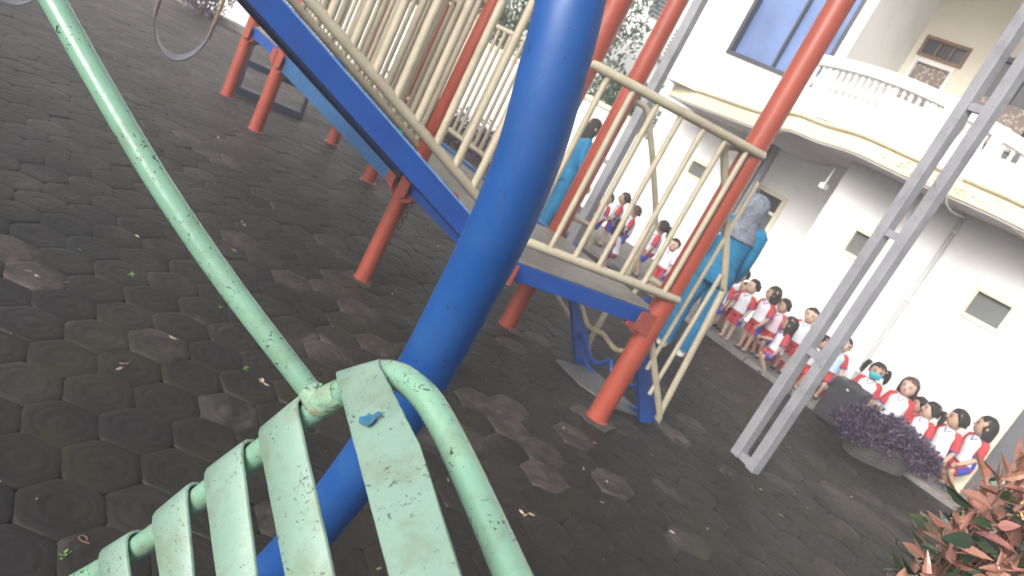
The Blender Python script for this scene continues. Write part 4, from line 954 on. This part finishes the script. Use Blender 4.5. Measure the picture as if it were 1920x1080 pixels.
    vv = np.array(mm.v); vv += rng.normal(0, .0015, vv.shape); mm.v = [tuple(q) for q in vv]
    obj('trousers' if A else 'shorts', sc(mm), [M['turq'], M['turq']] if A else [M['sred'], M['sblue']], r_, local=True, angle=80)
    for sx in (-1, 1):
        mm = MB(); x = sx*.058; mm.rings([ell((x, -.024, z), a, b, 14) for z, a, b in ((.0, .031, .062), (.012, .034, .066), (.028, .031, .056), (.042, .026, .036))]); obj('shoe', sc(mm), M['shoe_white'] if A else M['shoe'], r_, local=True)
    # hair
    hm = 'hair' if 'brown' not in extras else 'hair_brown'
    if hair == 'hijab':
        mm = MB(); rs = []
        for z, w_, f_, b_ in ((-2.9, 1.75, 1.5, 1.5), (-2.2, 1.65, 1.45, 1.35), (-1.5, 1.15, 1.2, 1.15), (-1.0, 1.0, 1.0, 1.15), (-.5, 1.06, .82, 1.25), (0, 1.1, .80, 1.3), (.5, 1.05, .86, 1.25), (.9, .78, .74, .95), (1.12, .3, .3, .4)):
            rs.append([hp(w_*math.cos(a)*(1+.03*math.sin(7*a)), (f_ if math.sin(a) > 0 else b_)*math.sin(a)*(1+.03*math.cos(9*a)), z) for a in np.linspace(0, 2*math.pi, 28, endpoint=False)])
        mm.rings(rs); obj('headscarf', sc(mm), M['hijab'], r_, local=True, angle=80)
    else:
        mm = MB(); rs = []; nn = 26
        low = {'short': -.45, 'boy': -.30, 'bob': -1.15, 'pony': -.5, 'pig': -.5, 'long': -1.7, 'braid': -.5}[hair]
        for q in np.linspace(0, 1, 9):
            ring = []
            for k in range(nn):
                a = 2*math.pi*k/nn; fr_ = math.sin(a)           # >0 is the face side
                zlow = low if fr_ < .12 else (low+(.52-low)*min(1, (fr_-.12)/.35))
                if hair == 'boy': zlow = low if fr_ < .1 else (low+(.62-low)*min(1, (fr_-.1)/.3))
                ph = q*math.pi/2; ztop = 1.10; z = zlow+(ztop-zlow)*math.sin(ph)
                zz = max(-1, min(1, z/1.12)); rad = math.sqrt(max(0, 1-zz*zz)) if z > 0 else 1.0-.03*abs(z)
                rad = max(rad, .05); rad *= (1+.03*math.sin(k*3.1+q*6))
                ring.append(hp(.98*rad*math.cos(a), (.97 if fr_ > 0 else 1.10)*rad*math.sin(a), z))
            rs.append(ring)
        mm.rings(rs); vv = np.array(mm.v); vv += rng.normal(0, hr*.035, vv.shape); mm.v = [tuple(q) for q in vv]
        ha = obj('hair', sc(mm), M[hm], r_, local=True, angle=80)
        def tail(x, y, z, dx, n=1):
            mm = MB(); b = hp(x, y, z); mm.tube([b, hp(x+dx, y-.35, z+.1), hp(x+dx*1.5, y-.5, z-.5), hp(x+dx*1.6, y-.42, z-1.1), hp(x+dx*1.4, y-.35, z-1.5)], [hr*.16, hr*.30, hr*.34, hr*.26, hr*.06], 10, smooth=3); obj('ponytail', sc(mm), M[hm], ha, local=True, angle=80)
            mm = MB(); mm.ball(b, hr*.2, seg=8, rg=6); obj('hair_tie', sc(mm), M['sred'] if n else M['shirt'], ha, local=True)
        if hair in ('pony', 'braid'): tail(.1, -.95, .35 if hair == 'pony' else .1, .1)
        if hair == 'pig': tail(-.85, -.3, .35, -.35, 0); tail(.85, -.3, .35, .35, 0)
    if 'headband' in extras:
        mm = MB(); mm.tube([hp(1.04*math.cos(a), -.05, 1.13*math.sin(a)) for a in np.linspace(-.2, math.pi+.2, 16)], hr*.10, 8); obj('headband', sc(mm), M['shirt'], r_, local=True)
    if 'mask' in extras:
        mm = MB(); rs = []
        for z, q in ((-.12, .93), (-.3, 1.10), (-.55, 1.10), (-.85, .86)):
            rs.append([hp(x, q*(1-.35*x*x/.5), z+.0) for x in np.linspace(-.62, .62, 9)]+[hp(x, q*(1-.35*x*x/.5)-.04, z) for x in np.linspace(.62, -.62, 9)])
        mm.rings(rs); obj('face_mask', sc(mm), M['mask'], r_, local=True)
    return r_
def yaw_for(dx, dy): return math.atan2(dy, dx)+math.pi/2
YF = yaw_for(*(-N))                       # facing the yard
KG = 'children lined up along the school wall'
def kid(px, n, label, hair='short', dyaw=0., hy=0., **k):
    k.setdefault('crouch', random.uniform(.15, .22) if px[0] > 1620 else random.choice((0., 0., .03)))
    q = Vp(*px, K0+N*n, K0+N*n+S); z0 = .03 if n > .12 else .0; hgt = q[2]-z0
    k.setdefault('lean', random.uniform(-.02, .10)); k.setdefault('arms', ((random.uniform(.02, .16), random.uniform(0, .12)), (random.uniform(.02, .16), random.uniform(0, .12))))
    return person((q[0], q[1], z0), hgt, YF+R(dyaw), label, hair=hair, head_yaw=R(hy), group=KG, **k)
YL = -25
kid((1868, 788), .42, 'child with a dark bob at the far right end of the row, arms forward', 'bob', YL-15, -30, arms=((.02, .12), (.04, .14)), lean=.1)
kid((1812, 773), .30, 'short haired child second from the right end of the row', 'short', YL, -35, arms=((.05, .1), (.12, .06)))
kid((1757, 757), .22, 'child with a small ponytail third from the right, beside the purple shrub', 'pony', YL, -35, arms=((.05, .1), (.14, .05)), skin='skin_light')
kid((1734, 748), .52, 'child half hidden behind the ponytailed child right of the purple shrub', 'short', YL, -20)
kid((1717, 711), .40, 'girl with white headband and shoulder length hair behind the purple shrub', 'bob', 0, -5, extras=('headband', 'brown'), skin='skin_light')
kid((1655, 683), .28, 'girl in a teal face mask with pigtails behind the purple shrub', 'pig', 5, 15, extras=('mask',))
kid((1592, 634), .38, 'child in a pale blue top behind the right tube of the tall grey column', 'braid', 20, 10, top='pale', skin='skin_light')
kid((1548, 626), .16, 'dark haired child bending behind the tall grey column above the loudspeaker', 'pony', 35, 30, lean=.35)
kid((1531, 580), .45, 'boy in white vest just left of the tall grey column, at the back', 'boy', 0, 10, skin='skin_light')
kid((1492, 598), .06, 'small girl with long black ponytail in the front of the row, seen side on', 'long', -50, -25, arms=((.02, .2), (.06, .03)), crouch=.12)
kid((1480, 563), .40, 'child in a pale pink shirt behind the girl with the long black ponytail', 'short', -10, -10, top='pink')
kid((1460, 540), .22, 'tall girl with dark fringe and red sleeves in the middle of the row', 'bob', -20, -40, arms=((.20, .06), (.10, .10)))
kid((1422, 527), .16, 'boy in white shirt with arms at his sides, left of the tall fringed girl', 'boy', -15, -20, arms=((.16, .02), (.12, .05)), skin='skin_light')
kid((1404, 532), .50, 'child peeping out behind the shoulder of the boy in the white shirt', 'boy', -10, -20)
kid((1385, 513), .20, 'dark skinned boy looking left beside the turquoise teacher, in front', 'boy', -30, -45, arms=((.1, .1), (.12, .02)))
kid((1401, 505), .58, 'boy at the back of the row whose head shows right of the teacher', 'boy', -10, -20)
kid((1352, 530), .10, 'child mostly hidden behind the teacher in turquoise', 'short', -30, -30)
kid((1273, 450), .10, 'boy in plain white shirt and red shorts close beside the nearest red post', 'boy', -10, 10, top='plain', skin='skin_light')
kid((1250, 416), .28, 'girl with a ponytail turned left, seen through the cream railing', 'pony', -60, -20, arms=((.02, .12), (.08, .02)))
kid((1200, 388), .42, 'brown haired child facing left between two railing bars', 'short', -50, -10, extras=('brown',))
kid((1177, 363), .55, 'dark haired child at the back with red sleeve, seen through the railing', 'boy', -50, 0)
kid((1148, 364), .40, 'dark haired child in white shirt and red skirt, leftmost of the railing group', 'short', -10, 20, skin='skin_light', arms=((.14, .05), (.05, .1)))
kid((1178, 420), -.35, 'crouching child with bent head at the front of the railing group', 'long', -70, -20, lean=.3, crouch=.15)
ft = G(1256, 655); person((ft[0], ft[1], 0), 1.66, yaw_for(.55, .85)+R(25), 'teacher in turquoise tracksuit and grey patterned headscarf standing with her back turned', True, 'hijab', 'teacher', arms=((.03, .08), (.02, .05)), head_yaw=R(20), lean=-.03)
ft = G(1012, 432); person((ft[0], ft[1], 0), 1.52, yaw_for(.85, .2), 'woman in turquoise uniform with loose black hair between the blue pipe and red posts', True, 'long', 'teacher', arms=((.06, .12), (.05, .05)), head_yaw=R(10))
# ------------------------------------------------------------ litter, leaves and weeds on the pavers
lm = MB(); rn = []
for k in range(110):
    p = np.array([random.uniform(-3.2, 3.2), random.uniform(1.3, 7.5)**1.0, .004]); ld = rng.normal(0, 1, 3); ld[2] = .05; ld /= np.linalg.norm(ld); leaf(lm, rn, p, ld, rng.uniform(.010, .035), .35, .2, rng.random())
for px in ((455, 420), (440, 470), (300, 320), (330, 640), (60, 515), (985, 965), (225, 685), (500, 720)):
    for j in range(3):
        p = G(*px)+np.array([random.uniform(-.02, .02), random.uniform(-.02, .02), .005]); ld = rng.normal(0, 1, 3); ld[2] = .1; ld /= np.linalg.norm(ld); leaf(lm, rn, p, ld, .035, .3, .3, rng.random())
struct(leaf_obj('leaf_litter', lm, rn, M['leaf_dry']), 'stuff')
for px, lab in (((118, 1042), 'tiny green weed sprouting between pavers in the bottom left corner'), ((148, 470), 'tiny green weed between pavers beside the mint pole, far left'), ((245, 515), 'tiny green weed between pavers left of the mint pole'), ((415, 578), 'tiny green weed just right of the mint pole'), ((460, 692), 'thin green weed in a paver joint under the mint pole')):
    lm = MB(); rn = []; c = G(*px)
    for k in range(16):
        ld = np.array([rng.normal(0, 1), rng.normal(0, 1), .5]); ld /= np.linalg.norm(ld); leaf(lm, rn, c+rng.normal(0, .006, 3)*np.array([1, 1, 0]), ld, rng.uniform(.009, .02), .5, .3, rng.random())
    tag(leaf_obj('weed', lm, rn, M['weed']), lab, 'weed', 'weeds in the paver joints')
m_ = MB(); c = G(150, 1010, .005); m_.tube([c+np.array([math.cos(t)*.018+.004*t, math.sin(t)*.014, .002*t]) for t in np.linspace(0, 5.5, 14)], .0014, 5); tag(obj('string_scrap', m_, M['rope']), 'small curled tan scrap of string on the pavers at bottom left', 'string')

# ------------------------------------------------------------ thin haze volume added to imitate the veil of lens glare
hb = MB(); hb.box((0, 0, 4.3), (62, 0, 0), (0, 62, 0), (0, 0, 5.3))
m = bpy.data.materials.new('veil_haze'); m.use_nodes = True; nt = m.node_tree; nt.nodes.remove(nt.nodes['Principled BSDF'])
pv = nt.nodes.new('ShaderNodeVolumePrincipled'); pv.inputs['Color'].default_value = (.95, .96, 1, 1); pv.inputs['Density'].default_value = .009
nt.links.new(pv.outputs[0], nt.nodes['Material Output'].inputs['Volume'])
struct(obj('haze', hb, m, smooth=False), 'stuff')
